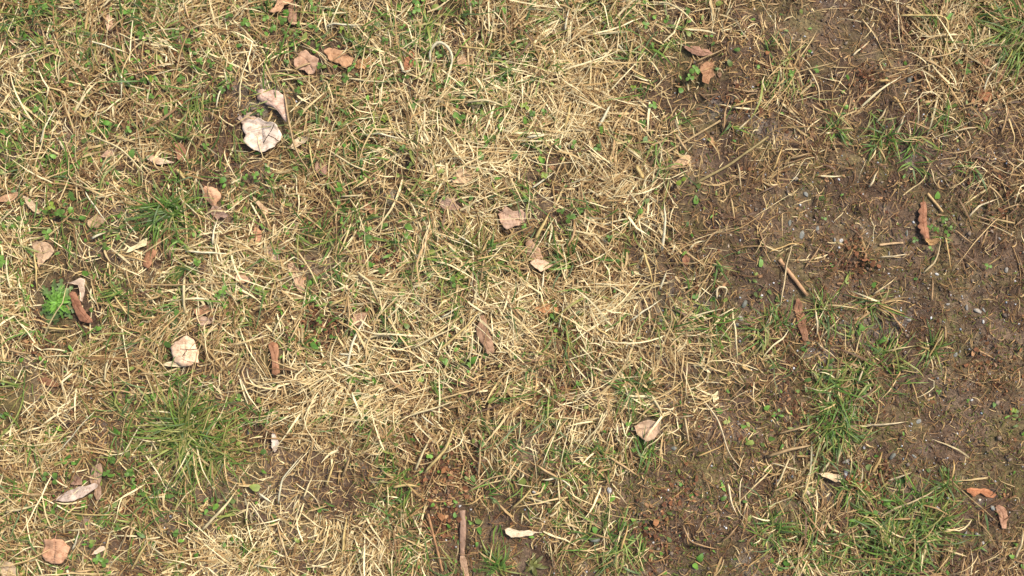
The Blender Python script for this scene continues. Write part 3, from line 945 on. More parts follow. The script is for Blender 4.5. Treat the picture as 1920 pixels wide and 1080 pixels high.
# ------------------------------------------------------------------ conspicuous single straws, each a thing of its own
BIG_STRAWS = """170,78 245,102 w4|222,63 273,87|413,97 433,67 w5|345,3 357,40 397,63|230,137 235,163 230,193 w6|110,157 117,93|23,162 67,172 w5|312,190 273,217 w6|77,267 107,200
163,250 233,280 283,333|143,208 160,220 177,210 w7|207,58 237,33 w6|420,163 407,207|450,203 457,130 w5|337,320 353,340 w8|533,167 550,260 563,293 592,342 w5|613,50 627,44 667,50 682,46 w5
653,147 707,155 740,152 w5|720,203 747,263|770,158 787,183 847,192 w5|808,117 805,97 823,80 843,92 850,110 843,150 w7|833,255 857,290 880,317 w6|857,87 913,97 947,97|747,87 773,107 787,123 w6
750,112 757,137 777,130 w7|873,192 913,190 953,203 w7|627,210 680,187|553,131 590,116 w5|680,253 713,252 757,263|613,280 660,310 700,325|580,267 587,320 603,348|700,3 743,37|1060,57 1067,13 w6
1100,60 1140,62 1180,58|1177,130 1187,63 w6|1137,97 1167,67 w6|1157,80 1177,103 w5|1220,3 1253,7 1283,30 1313,52|1045,93 1077,127 w6|1013,83 1033,120 w6|988,258 1030,252 w7|1173,277 1213,303 w8
1193,310 1208,337 w11|1267,250 1290,287 w7|1123,237 1147,193 w7|1213,107 1237,140 1247,150|1057,240 1070,193 w9|1357,243 1358,213 1368,182|1380,247 1405,223 w5|1383,307 1390,357 w4
1370,200 1417,190 w5|1303,115 1360,92|997,353 1040,322|1360,33 1377,0|1687,29 1765,32 1774,38 1774,53 1765,123 w5|1535,87 1572,115 w4|1600,103 1632,77|1510,125 1530,160 1537,197|1460,62 1480,100
1727,110 1773,137 w5|1680,253 1693,218|1643,230 1663,200 w5|1673,182 1693,213 w6|1700,227 1750,248|1630,350 1645,320 w5|1747,317 1749,332 1760,352|1448,320 1467,275 w5|1480,297 1520,288|1843,172 1847,150 1883,95 w4
1788,247 1832,238|1647,152 1668,152 w7|1873,253 1887,200|163,360 207,420 w5|0,423 33,387|67,473 75,503 73,547 w5|253,533 333,535 477,527 w4|353,472 443,477|350,523 353,593 w7|213,547 260,607 w5|20,655 63,663 w6
177,447 203,437 w6|200,713 213,657 w5|83,613 143,617|240,507 250,540|403,460 413,410 w5|670,510 697,530 712,570 w7|617,575 653,557 w7|653,557 657,587 653,623 w5|650,693 662,643 688,590 w8|670,660 693,633 733,622 w7
823,657 880,607 903,573 w6|873,577 960,577 w5|830,593 867,573|773,653 867,607|893,487 943,475 w5|903,527 910,470 w5|857,440 900,467 w4|640,368 687,367|713,440 757,430|727,697 727,660 w5|637,663 677,665 w5|510,630 543,573
1003,448 1030,398 w9|985,452 1003,447|1242,470 1245,377 w7|1060,430 1130,442 w5|1207,473 1223,530 w6|1277,553 1327,520 w6|1343,560 1343,537 1363,540 1357,560 w6|1373,580 1377,643 1383,680 w5|1390,687 1412,697 w6
960,570 990,607 w8|1047,617 1060,557|1083,590 1140,547|1193,547 1237,527 w5|1253,623 1303,577|1237,543 1250,507 w5|1087,647 1120,683 w5|1117,613 1157,640 w5|1313,463 1347,428 w5|1180,600 1240,560
1463,573 1473,500 1487,447 w4|1440,473 1483,455 1507,460 w5|1510,503 1543,457|1653,483 1708,477|1733,513 1755,490 1765,450 w5|1773,440 1783,510 w4|1750,563 1750,520 w5|1817,407 1833,387 1873,372 w5|1640,553 1683,520 w6
1647,570 1700,590 w4|1670,580 1680,600 1700,620 w5|1530,580 1532,633 w5|1533,643 1573,677|1706,577 1720,570|1840,658 1870,673 w5|1610,718 1622,687 w6|1540,633 1580,593|1745,672 1775,612 w5|1775,612 1776,640|117,843 193,757
17,957 80,943 w6|137,960 230,963 w5|230,1023 257,967|140,1027 153,995 150,985 w6|380,993 420,953 447,917 w7|247,1070 283,1010 w6|146,1066 182,1066 w6|130,1066 135,1082 w7|780,880 807,817 w6|797,885 837,840 857,787 w7
897,893 903,820 w6|790,778 817,800 w7|753,783 857,750 w5|737,913 763,907 787,912 w7|520,980 537,1027 542,1073|523,943 533,893 570,850|570,933 587,887|613,910 627,863 w5|643,893 657,853 w6|487,923 512,943 w5
480,1057 530,1063 w5|643,1040 650,967 w7|880,920 920,893 957,888 w5|1320,750 1343,783 1367,850 1397,887 w4|1283,783 1293,835 w5|1163,1033 1178,982 w6|1143,857 1198,893 w6|1047,895 1013,898 w6|1047,895 1050,950 w5|1047,895 1090,868 w5
1047,895 1004,868 w6|1047,895 1078,915 w4|1220,740 1243,780 w6|1307,857 1357,833|1353,1015 1383,983|1365,907 1370,940 1382,968|1093,833 1147,763|960,953 1003,907|1440,858 1473,842 1527,833 w8|1570,872 1580,833 w6
1542,885 1557,863 w8|1637,887 1655,848 w7|1447,920 1507,895|1670,903 1712,887 w5|1653,970 1680,953 1730,933 1767,912 w5|1785,902 1792,863 w5|1767,967 1793,997 w5|1743,1013 1748,1040 w6|1903,1047 1917,990 w6|1717,720 1727,763 w5
1460,813 1530,793 w5|1623,798 1707,792|1453,913 1483,853 w5|1500,942 1520,880 w5|1280,985 1293,1015 1347,1030|1016,540 1020,505|1003,565 985,583"""


def make_straw(pts, w, i):
    r = np.random.default_rng(4000 + i)
    A, ln = polyline(pts, max(8, min(18, int(6 + sum(math.hypot(pts[k + 1][0] - pts[k][0], pts[k + 1][1] - pts[k][1]) for k in range(len(pts) - 1)) / 12))))
    A = smooth_pts(A, 1)
    n = len(A)
    A = A + (np.stack([vnoise(np.arange(n) * 0.4, np.zeros(n) + i, 71), vnoise(np.arange(n) * 0.4, np.zeros(n) + i, 72)], 1) - 0.5) * 2.6
    X, Y = wx(A[:, 0]), wy(A[:, 1])
    t = np.linspace(0, 1, n)
    depth = straw_depth(A[:, 0], A[:, 1])
    gz = ground(X, Y)
    arch = min(0.012, ln * S * 0.14) * r.uniform(0.4, 1.2)
    zz = gz.mean() * 0.5 + gz * 0.5 + depth * r.uniform(0.7, 1.15) + np.sin(PI * np.clip(t * r.uniform(0.85, 1.1), 0, 1)) * arch
    zz = np.maximum(zz, gz + 0.0015)
    P = np.stack([X, Y, zz], 1)
    b = P[0].copy()
    T = np.gradient(P, axis=0)
    T /= np.linalg.norm(T, axis=1)[:, None]
    sd_ = np.cross(T, [0, 0, 1.0])
    sd_ /= np.linalg.norm(sd_, axis=1)[:, None] + 1e-9
    upv = np.cross(sd_, T)
    ro = r.uniform(-0.6, 0.6) + t * r.uniform(-0.7, 0.7)
    side = sd_ * np.cos(ro)[:, None] + upv * np.sin(ro)[:, None]
    nrm = np.cross(side, T)
    hw = w * S * 0.44 * np.minimum(1.0, 0.7 + 2 * t) * ((1 - t ** 3) * 0.75 + 0.25)
    th = 0.00035 + hw * 0.10
    fold = hw * r.uniform(0.15, 0.5)
    L_ = P - side * hw[:, None]
    R_ = P + side * hw[:, None]
    U_ = P - nrm * (th - 0 * fold)[:, None] - nrm * 0
    D_ = P + nrm * (th + fold)[:, None] * 0.6
    Vv = np.stack([L_, U_, R_, D_], 1).reshape(-1, 3) - b
    Ff = []
    for k in range(n - 1):
        for q in range(4):
            q2 = (q + 1) % 4
            Ff.append((k * 4 + q, k * 4 + q2, k * 4 + 4 + q2, k * 4 + 4 + q))
    Ff.append((3, 2, 1, 0))
    Ff.append((n * 4 - 4, n * 4 - 3, n * 4 - 2, n * 4 - 1))
    px, py = A[n // 2]
    soil = gmap(STRAW, px, py) < 0.4
    pal = [(248, 234, 192), (240, 218, 164), (230, 200, 132), (206, 172, 122)] if not soil else [(238, 214, 168), (228, 200, 150), (220, 182, 118), (196, 158, 112)]
    c = np.array(lin(pal[i % len(pal)], 0.74)) * r.uniform(0.85, 1.08)
    cc = c[None] * (0.9 + 0.2 * r.random((n, 1)))
    cc[-2:] *= np.array([0.8, 0.72, 0.6])
    o = link('straw_blade', mesh_py('straw_blade', Vv, Ff, M_STRAW, np.repeat(cc, 4, 0)), loc=b)
    kind = ('looping' if len(pts) > 4 else 'bent' if len(pts) > 2 else 'straight')
    size = 'broad' if w >= 6 else 'slender'
    tone = ('cream', 'pale', 'golden', 'tan')[i % 4]
    lg = 'long' if ln > 62 else 'short'
    where = ' on soil' if soil else ''
    tag(o, '%s %s %s %s straw%s near %s' % (lg, kind, size, tone, where, near(px, py)), 'straw', 'bright single straws lying on top')


k = 0
for item in BIG_STRAWS.replace('\n', '|').split('|'):
    tok = item.split()
    w = 4.6
    if tok[-1][0] == 'w':
        w = float(tok.pop()[1:])
    make_straw([tuple(float(v) for v in q.split(',')) for q in tok], w, k)
    k += 1

# ------------------------------------------------------------------ pebbles
PEBBLES = [(1505, 440, 8, 'b'), (1705, 436, 6, 'b'), (1581, 451, 5, 'w'), (1567, 449, 4, 'b'), (1513, 364, 6, 'b'), (1397, 569, 8, 's'), (1391, 598, 6, 'g'), (1383, 608, 6, 'b'), (1673, 476, 5, 'g'),
           (1760, 514, 4, 'w'), (1749, 513, 3.5, 't'), (1817, 577, 6, 'g'), (1838, 584, 8, 'g'), (1850, 582, 5, 'b'), (1727, 793, 7, 'b'), (1589, 891, 8, 'w'), (1590, 867, 7, 'g'), (1677, 858, 7, 's'), (1717, 857, 5, 'b'),
           (1711, 801, 3, 'w'), (1750, 743, 4, 't'), (1830, 752, 3.5, 'w'), (1812, 1003, 8, 'b'), (1835, 1003, 6, 'b'), (1845, 1018, 3.5, 'w'), (1861, 952, 6, 'b'), (1264, 842, 6, 's'), (1222, 840, 4, 't'), (1143, 920, 6, 'w'),
           (1116, 1014, 9, 's'), (1227, 1020, 3, 'w'), (1786, 102, 7, 'b'), (1776, 97, 3.5, 't'), (1706, 151, 6, 's'), (1492, 335, 7, 'g'), (1001, 924, 4.5, 'w'), (862, 950, 3.5, 'w'), (883, 957, 3, 'w'), (1513, 971, 4, 't'),
           (1517, 924, 5, 't'), (1370, 440, 3.5, 't'), (1366, 461, 4, 't'), (1703, 596, 3, 'w'), (1690, 605, 4, 'g'), (1708, 600, 5, 'g'), (1800, 666, 6, 'b'), (1808, 660, 4, 'g'), (1846, 603, 3.5, 'w'), (1780, 570, 4, 'g'),
           (1720, 956, 5, 's'), (1736, 1022, 3, 'w'), (1880, 447, 4, 'w'), (1890, 505, 6, 'g'), (1480, 418, 6, 's'), (1534, 428, 5, 'b'), (1630, 437, 2.8, 'w'), (1388, 450, 2.8, 'w'), (1495, 574, 3, 'w'), (1610, 745, 3, 't'), (1625, 842, 3.5, 'w'), (1585, 1040, 3, 'w'), (1240, 600, 3, 'g'), (462, 812, 5, 'g'), (1101, 492, 4, 'b')]
PCOL = {'b': ((152, 150, 138), 'blue grey'), 'w': ((215, 210, 200), 'white'), 'g': ((165, 155, 140), 'grey'), 's': ((126, 126, 112), 'dark slate'), 't': ((225, 200, 165), 'cream')}


def ico(sub=1):
    import bmesh
    bm = bmesh.new()
    bmesh.ops.create_icosphere(bm, subdivisions=sub, radius=1.0)
    Vv = np.array([v.co[:] for v in bm.verts])
    Ff = np.array([[v.index for v in f.verts] for f in bm.faces])
    bm.free()
    return Vv, Ff


ICO2 = ico(2)
ICO1 = ico(1)
for i, (px, py, rp, ck) in enumerate(PEBBLES):
    r = np.random.default_rng(7000 + i)
    Vv = ICO2[0].copy()
    for _ in range(12):                       # knock flats off the ball
        d = r.normal(size=3)
        d /= np.linalg.norm(d)
        h = r.uniform(0.45, 0.85)
        pr = Vv @ d
        Vv = Vv - np.clip(pr - h, 0, None)[:, None] * d[None] * 0.9
    Vv = Vv * (np.array([1.3, r.uniform(0.55, 0.95), r.uniform(0.45, 0.7)]) * rp * S * 0.95)
    a = r.uniform(0, PI)
    Vv = Vv @ np.array([[math.cos(a), -math.sin(a), 0], [math.sin(a), math.cos(a), 0], [0, 0, 1]]).T
    x, y = float(wx(px)), float(wy(py))
    z = ground1(x, y)
    c = np.array(lin(PCOL[ck][0], 0.62)) * (0.85 + 0.3 * r.random((len(Vv), 1)))
    o = link('pebble', mesh_np('pebble', Vv, ICO2[1], M_STONE, c, smooth=False), loc=(x, y, z + rp * S * 0.05))
    sz = 'small' if rp < 4 else 'larger' if rp > 6.5 else 'mid sized'
    tag(o, '%s %s pebble in the soil near %s' % (sz, PCOL[ck][1], near(px, py)), 'pebble', 'pebbles in the soil')
    mask_disc(px, py, rp * 1.1, 0.85)

# ------------------------------------------------------------------ clover sprigs
CLOVER = [(268, 68, 7), (165, 122, 5), (250, 150, 5), (275, 155, 6), (288, 150, 5), (287, 183, 5), (345, 148, 7), (380, 242, 6), (390, 275, 6), (210, 240, 7), (245, 245, 6), (70, 205, 5), (463, 332, 6), (435, 130, 6), (330, 65, 6),
          (462, 44, 7), (498, 35, 6), (530, 38, 7), (514, 55, 6), (590, 19, 6), (595, 57, 6), (650, 150, 7), (600, 125, 6), (537, 118, 5), (757, 52, 6), (722, 76, 5), (760, 145, 6), (813, 145, 6), (822, 166, 5), (838, 152, 6), (823, 104, 6),
          (862, 222, 9), (930, 218, 6), (565, 212, 5), (615, 226, 5), (492, 212, 6), (462, 212, 5), (757, 282, 6), (768, 312, 6), (695, 238, 5), (722, 224, 6), (1302, 130, 8), (1293, 145, 7), (1187, 165, 5), (1225, 197, 6), (1205, 230, 6), (1275, 340, 7),
          (1075, 272, 7), (1120, 278, 6), (985, 200, 7), (998, 214, 6), (1210, 50, 6), (1222, 86, 5), (1020, 330, 6), (118, 400, 7), (104, 388, 6), (86, 396, 6), (90, 438, 8), (14, 490, 10), (230, 447, 6), (335, 452, 7), (375, 491, 6), (425, 546, 7), (415, 555, 6),
          (176, 580, 4), (690, 430, 6), (676, 440, 5), (687, 456, 5), (760, 441, 6), (720, 424, 6), (852, 530, 9), (862, 518, 7), (920, 455, 6), (929, 462, 5), (1068, 410, 8), (1052, 396, 6), (1087, 397, 6), (1200, 396, 5), (1142, 447, 6), (984, 426, 5), (975, 455, 5),
          (600, 600, 6), (627, 632, 7), (546, 636, 6), (1542, 410, 5), (1756, 430, 5), (1745, 426, 6), (1771, 412, 6), (1783, 428, 5), (1776, 438, 5), (1717, 450, 6), (1746, 467, 5), (1851, 500, 5), (215, 862, 6), (206, 886, 7), (246, 884, 6), (252, 902, 6),
          (268, 922, 7), (266, 810, 6), (271, 836, 6), (190, 1045, 8), (202, 1052, 6), (300, 975, 6), (107, 950, 7), (112, 895, 8), (226, 985, 6), (92, 890, 6), (1600, 700, 4), (1818, 752, 4), (1765, 735, 4), (1855, 80, 4), (1808, 137, 5), (1795, 118, 5), (1480, 140, 6), (1528, 130, 6), (1905, 770, 5),
          (60, 20, 7), (85, 12, 6), (150, 8, 6), (1020, 212, 5), (560, 170, 5), (405, 185, 6), (420, 172, 6), (380, 118, 6), (400, 122, 7), (355, 80, 6), (430, 30, 6), (640, 58, 6), (780, 20, 7), (890, 10, 6), (945, 150, 5), (480, 330, 6), (505, 320, 6)]


def leaflet_mesh(r, w, l, folded):
    n = 7
    t = np.linspace(0, 1, n)
    wid = np.sin(PI * (0.05 + 0.80 * t ** 1.1)) ** 0.9
    Vv = []
    for i in range(n):
        for s in (-1, 0, 1):
            notch = -0.10 * l if (i == n - 1 and s == 0) else 0
            Vv.append((t[i] * l + notch, s * wid[i] * w, abs(s) * folded * wid[i] * w - 0.22 * l * t[i] ** 2 + 0.03 * l * t[i]))
    Ff = []
    for i in range(n - 1):
        for s in range(2):
            q = i * 3 + s
            Ff.append((q, q + 1, q + 4, q + 3))
    return np.array(Vv), Ff


def clover(i, px, py, rp):
    r = np.random.default_rng(9000 + i)
    x, y = float(wx(px)), float(wy(py))
    z = ground1(x, y)
    root = bpy.data.objects.new('clover_sprig', None)
    root.empty_display_size = 0.01
    COL.objects.link(root)
    root.location = (x, y, z)
    h = float(straw_depth(px, py)) * 0.85 + r.uniform(0.003, 0.008)
    ox, oy = r.normal(0, 0.003, 2)
    P = np.array([[ox, oy, 0.0], [ox * 0.7, oy * 0.7, h * 0.5], [0, 0, h]])
    Vv, Ff = tube(P, np.array([0.0006, 0.0005, 0.0005]), 5)
    hue = r.random()
    yel = r.random() < 0.12
    base = np.array([0.110, 0.195, 0.032]) * (0.75 + 0.6 * hue) if not yel else np.array([0.20, 0.26, 0.03])
    link('stem', mesh_py('stem', Vv, Ff, M_CLOVER, np.tile(base * 0.9, (len(Vv), 1))), root)
    nl = r.choice([3, 3, 3, 4, 2])
    a0 = r.uniform(0, 2 * PI)
    for q in range(nl):
        l = rp * S * r.uniform(0.95, 1.6)
        Vl, Fl = leaflet_mesh(r, l * r.uniform(0.36, 0.48), l, r.uniform(-0.1, 0.5))
        cc = base[None] * (0.85 + 0.3 * r.random((len(Vl), 1)))
        o = link('leaflet', mesh_py('leaflet', Vl, Fl, M_CLOVER, cc), root, (0, 0, h - 0.0003))
        o.rotation_euler = (r.normal(0, 0.2), r.normal(-0.05, 0.22), a0 + q * 2 * PI / nl + r.normal(0, 0.2))
    mask_disc(px, py, rp * 0.9, 0.65)
    col = 'yellow green' if yel else 'bright green' if hue > 0.5 else 'dark green'
    num = {2: 'two', 3: 'three', 4: 'four'}[int(nl)]
    tag(root, '%s sprig with %s leaflets near %s' % (col, num, near(px, py)), 'clover', 'clover sprigs in the lawn')


for i, (px, py, rp) in enumerate(CLOVER):
    clover(i, px, py, rp)


# ------------------------------------------------------------------ rosettes: a feathery weed and an olive star weed
def rosette(px, py, rings, name, label, cols, seed):
    r = np.random.default_rng(seed)
    x, y = float(wx(px)), float(wy(py))
    z = ground1(x, y)
    root = bpy.data.objects.new(name, None)
    root.empty_display_size = 0.02
    COL.objects.link(root)
    root.location = (x, y, z)
    tag(root, label, 'weed')
    for (num, l0, l1, w, pitch, zz, ci, teeth) in rings:
        for q in range(num):
            a = 2 * PI * q / num + r.normal(0, 0.18)
            l = r.uniform(l0, l1) * S
            n = 11
            t = np.linspace(0, 1, n)
            pt = pitch + (-0.7 - pitch) * t * r.uniform(0.6, 1.0)
            X = np.r_[0, np.cumsum(np.cos(pt[1:]) * l / (n - 1))]
            Z = zz * S + np.r_[0, np.cumsum(np.sin(pt[1:]) * l / (n - 1))]
            wd = w * S * np.sin(PI * (0.12 + 0.83 * t)) ** 0.8
            if teeth:
                wd = wd * np.where(np.arange(n) % 2 == 0, 0.45, 1.2)
            bend = r.normal(0, 0.25) * l * t ** 2
            Vv = []
            for i in range(n):
                for s in (-1, 0, 1):
                    Vv.append((X[i] - (0 if s == 0 else 0.0), bend[i] + s * wd[i], Z[i] + abs(s) * wd[i] * 0.35))
            Ff = [(i * 3 + s, i * 3 + s + 1, i * 3 + s + 4, i * 3 + s + 3) for i in range(n - 1) for s in range(2)]
            c = np.array(cols[ci]) * r.uniform(0.75, 1.25)
            cc = c[None] * (0.85 + 0.3 * r.random((len(Vv), 1)))
            o = link('leaf', mesh_py('leaf', Vv, Ff, M_CLOVER, cc), root)
            o.rotation_euler = (0, 0, a)
    V2, F2 = tube(np.array([[0, 0, -0.002], [0, 0, 0.004], [0, 0, max(rings[-1][5] * S, 0.006)]]), np.array([0.003, 0.003, 0.002]), 6)
    link('crown', mesh_py('crown', V2, F2, M_CLOVER, np.tile(np.array(cols[0]) * 0.9, (len(V2), 1))), root)


mask_disc(112, 565, 42, 0.9)
mask_disc(90, 540, 25, 0.8)
rosette(112, 566, [(13, 38, 52, 7.5, 0.25, 5, 1, True), (15, 26, 38, 4.0, 0.5, 9, 0, True), (15, 14, 26, 2.6, 0.75, 12, 2, False), (8, 6, 14, 2.2, 1.0, 14, 2, False)], 'rosette_weed',
        'bright green feathery rosette weed beside a reddish brown leaf', [(0.125, 0.24, 0.036), (0.125, 0.18, 0.055), (0.15, 0.30, 0.04)], 51)
mask_disc(1000, 1060, 26, 0.9)
rosette(1000, 1062, [(9, 24, 36, 3.6, 0.3, 4, 0, False), (7, 12, 22, 3.0, 0.6, 8, 1, False)], 'star_weed', 'dull olive star shaped weed on dark soil near the cream wedge', [(0.10, 0.10, 0.025), (0.14, 0.14, 0.035)], 52)


# ------------------------------------------------------------------ grass tufts that stand out, each a thing
def cgreen(n, yel=0.25):
    base = np.array([[0.068, 0.125, 0.022], [0.095, 0.172, 0.026], [0.135, 0.215, 0.034], [0.090, 0.135, 0.044], [0.22, 0.24, 0.055]])
    pr = np.array([0.28, 0.3, 0.22, 0.2 - 0.0, yel])
    pr = pr / pr.sum()
    k = rng.choice(5, n, p=pr)
    return base[k] * rng.uniform(0.8, 1.25, (n, 1))


def cstraw(n, pale):
    """pale 0..1 per blade"""
    base = np.array([lin((104, 74, 48), 0.8), lin((150, 114, 72), 0.8), lin((192, 158, 104), 0.8), lin((224, 196, 140), 0.82), lin((244, 225, 174), 0.85)])
    v = np.clip(rng.normal(pale * 3.5 + 0.05, 1.2), 0, 3.999)
    i = v.astype(int)
    f = (v - i)[:, None]
    return (base[i] * (1 - f) + base[i + 1] * f) * rng.uniform(0.85, 1.12, (n, 1))


def tuft(px, py, n_green, n_dry, l0, l1, label, dirs=None, spread=PI, gold=0.25, rad=14, rise=0.9, seed=0):
    x, y = float(wx(px)), float(wy(py))
    z = ground1(x, y)
    root = bpy.data.objects.new('grass_tuft', None)
    root.empty_display_size = 0.02
    COL.objects.link(root)
    root.location = (x, y, z)
    tag(root, label, 'grass', 'grass tufts standing out of the lawn')
    for nm, n, green in (('green_blades', int(n_green * 1.35), True), ('dry_blades', int(n_dry * 0.7), False)):
        if n == 0:
            continue
        a = rng.uniform(0, 2 * PI, n)
        rr = 1.6 * rad * S * np.sqrt(rng.random(n))
        bx, by = x + np.cos(a) * rr, y + np.sin(a) * rr
        if dirs is None:
            hd = a + rng.normal(0, 1.5, n)
        else:
            hd = np.array([math.radians(dirs[q]) for q in rng.integers(0, len(dirs), n)]) + rng.normal(0, spread, n)
        Ln = rng.uniform(l0 * 0.7, l1, n) * S * (1.0 if green else 0.95)
        W = rng.uniform(1.7, 3.3, n) * S
        p0 = np.clip(rng.normal(rise, 0.3, n), 0.15, 1.45)
        p1 = rng.normal(-0.5, 0.3, n)
        if green:
            c0 = cgreen(n, gold)
            c1 = c0 * rng.uniform(0.9, 1.3, (n, 1))
            g = rng.random(n) < gold
            c1[g] = np.array([0.36, 0.28, 0.09])
        else:
            c0 = cstraw(n, np.full(n, 0.6))
            c1 = c0 * 1.05
        Vv, Ff, Cc = blades(bx, by, ground(bx, by) - 0.001, hd, Ln, W, p0, p1, rng.normal(0, 0.5, n), rng.random(n), rng.normal(0, 0.25, n) * (rng.random(n) < 0.4),
                            rng.normal(0, 0.5, n), rng.normal(0, 0.6, n), c0, c1, K=8, wob=0.05, cull=False)
        Vv = Vv - np.array([x, y, z])
        o = link(nm, mesh_np(nm, Vv, Ff, M_GREEN if green else M_STRAW, Cc), root)
        o['kind'] = 'stuff'


tuft(352, 812, 170, 50, 45, 135, 'big tuft of long curving yellow green and straw blades', dirs=[165, 190, 215, 250, 280, 310, 140, 30, 60], spread=0.55, gold=0.4, rad=22, rise=0.85)
tuft(390, 850, 70, 40, 50, 110, 'lower spreading tuft joined to the big yellow green one', gold=0.4, rad=24, rise=0.7)
tuft(318, 396, 120, 10, 40, 95, 'dark green tuft above the brown oblong leaf', dirs=[160, 200, 225, 250, 20], spread=0.45, gold=0.04, rad=14, rise=0.95)
tuft(860, 492, 70, 60, 45, 105, 'yellow green tuft with golden blades fanned by straw', gold=0.5, rad=26, rise=0.7)
tuft(905, 485, 25, 40, 60, 110, 'golden straw tuft right of the yellow green tuft', dirs=[250, 280, 100, 70, 160], spread=0.4, gold=0.6, rad=14, rise=0.6)
tuft(1925, 62, 110, 50, 60, 130, 'dense dark green tuft at the edge above leaf litter', dirs=[150, 180, 200, 230, 250, 270, 120], spread=0.4, gold=0.3, rad=24, rise=0.7)
tuft(1650, 690, 60, 35, 35, 80, 'green tuft on bare soil with straws fanning above it', gold=0.25, rad=28, rise=0.65)
tuft(1590, 735, 55, 30, 35, 85, 'green tuft with broad straw at its foot between bare patches', gold=0.2, rad=26, rise=0.7)
tuft(1568, 795, 70, 20, 35, 75, 'deep green short tuft below two leafier ones', gold=0.1, rad=20, rise=0.9)
tuft(1640, 570, 20, 45, 45, 90, 'straw and green tuft splaying out on bare soil', dirs=[30, 200, 230, 330, 350, 170, 300], spread=0.3, gold=0.3, rad=10, rise=0.5)
tuft(1700, 975, 80, 40, 40, 90, 'wide green clump tangled with straw by mossy soil', gold=0.25, rad=40, rise=0.7)
tuft(1680, 1045, 90, 30, 40, 90, 'dense green clump at the lower edge of the lawn', gold=0.15, rad=40, rise=0.8)
tuft(1745, 985, 45, 25, 40, 80, 'green tuft at the right end of the wide clump', gold=0.3, rad=20, rise=0.8)
tuft(1600, 920, 40, 10, 25, 50, 'small upright green tuft by a rusty leaf', gold=0.15, rad=12, rise=1.0)
tuft(1780, 912, 24, 6, 25, 50, 'tiny green tuft beside the orange notched leaf', gold=0.15, rad=8, rise=0.8)
tuft(1530, 1030, 60, 35, 35, 75, 'green tuft mixed with pale straw at the lower edge', gold=0.2, rad=28, rise=0.8)
tuft(1445, 1000, 40, 15, 30, 60, 'green tuft on mossy soil below bent straws', gold=0.2, rad=16, rise=0.8)
tuft(1188, 728, 55, 15, 40, 80, 'upright bright green tuft in brown straw', gold=0.1, rad=14, rise=0.9)
tuft(1214, 850, 22, 4, 30, 62, 'narrow green tuft with one long hanging blade by the greyish pink leaf', dirs=[270, 250, 95, 130], spread=0.4, gold=0.1, rad=8, rise=0.8)
tuft(1328, 612, 50, 20, 35, 70, 'fresh green tuft in straw at the soil edge', gold=0.15, rad=18, rise=0.8)
tuft(1440, 615, 30, 20, 30, 65, 'green and straw tuft near the lower end of the thick twig', gold=0.2, rad=14, rise=0.8)
tuft(1545, 588, 26, 12, 35, 75, 'thin green tuft beside an upright bent straw', gold=0.2, rad=10, rise=0.7)
tuft(1125, 862, 40, 25, 30, 60, 'pale green tuft beside the straw star', gold=0.35, rad=16, rise=0.9)
tuft(1070, 955, 25, 10, 30, 55, 'dark green tuft under the straw star', gold=0.1, rad=10, rise=0.9)
tuft(1135, 1010, 45, 12, 30, 65, 'green tuft growing round a dark slate pebble', gold=0.2, rad=24, rise=0.8)
tuft(928, 1062, 40, 6, 30, 62, 'spiky bright green tuft right of the grey fibrous stick', dirs=[30, 60, 90, 120, 160, 340], spread=0.35, gold=0.2, rad=8, rise=0.75)
tuft(778, 1018, 45, 15, 30, 60, 'spiky green tuft left of the thin forked stem', gold=0.15, rad=16, rise=0.75)
tuft(738, 965, 45, 25, 30, 70, 'green tuft in pale straw left of the rusty litter', gold=0.2, rad=20, rise=0.75)
tuft(735, 895, 28, 15, 30, 60, 'small green tuft above the looped cream straw', gold=0.2, rad=12, rise=0.8)
tuft(705, 810, 34, 20, 30, 60, 'small green tuft in fallen pale straw', gold=0.2, rad=14, rise=0.8)
tuft(1065, 490, 40, 10, 30, 65, 'dark green tuft right of the peach torn leaf end', dirs=[190, 210, 160, 100, 70], spread=0.4, gold=0.05, rad=10, rise=0.7)
tuft(1752, 655, 22, 14, 25, 60, 'tiny lone tuft with a bent straw on grey soil', gold=0.2, rad=7, rise=0.8)
tuft(1655, 262, 34, 12, 25, 55, 'short green tuft on dark soil among curled straws', gold=0.1, rad=14, rise=0.9)
tuft(1565, 245, 20, 6, 25, 50, 'small upright green tuft left of another on dark soil', gold=0.1, rad=7, rise=1.0)
tuft(1758, 68, 30, 25, 25, 65, 'bright green tuft under an angled bright straw', gold=0.15, rad=10, rise=0.8)
tuft(30, 18, 60, 20, 40, 85, 'dark green tuft in the corner above the small mauve leaf', gold=0.1, rad=30, rise=0.8)
tuft(1145, 20, 40, 30, 40, 80, 'green tuft at the upper edge in pale straw', gold=0.25, rad=20, rise=0.8)
tuft(1715, 270, 18, 14, 25, 55, 'thin bluish green tuft on dark soil', gold=0.1, rad=8, rise=0.8)
tuft(1480, 130, 14, 60, 50, 95, 'pale straw tuft with little green on dark soil', dirs=[200, 230, 250, 280, 100, 60], spread=0.35, gold=0.3, rad=14, rise=0.6)


# ------------------------------------------------------------------ uncountable ground cover
EX, EY = 1.10, 0.82                     # how far it reaches from the middle, metres


def sample(n_frame, dens, clump=0.0, cseed=40, cscale=16.0, out=0.5):
    """random positions, n_frame tries inside the picture's patch, thinner farther out"""
    area = (2 * EX) * (2 * EY) / (1.40 * 0.7875)
    n = int(n_frame * area)
    x = rng.uniform(-EX, EX, n)
    y = rng.uniform(-EY, EY, n)
    px, py = x / S + 960, 540 - y / S
    d = dens(px, py)
    if clump:
        d = d * np.clip(1 + clump * (fbm(x * cscale, y * cscale, cseed, 3) - 0.5) * 4, 0, 2.2)
    inside = (np.abs(x) < 0.78) & (np.abs(y) < 0.47)
    d = np.where(inside, d, d * out)
    k = rng.random(n) < d
    return x[k], y[k], px[k], py[k]


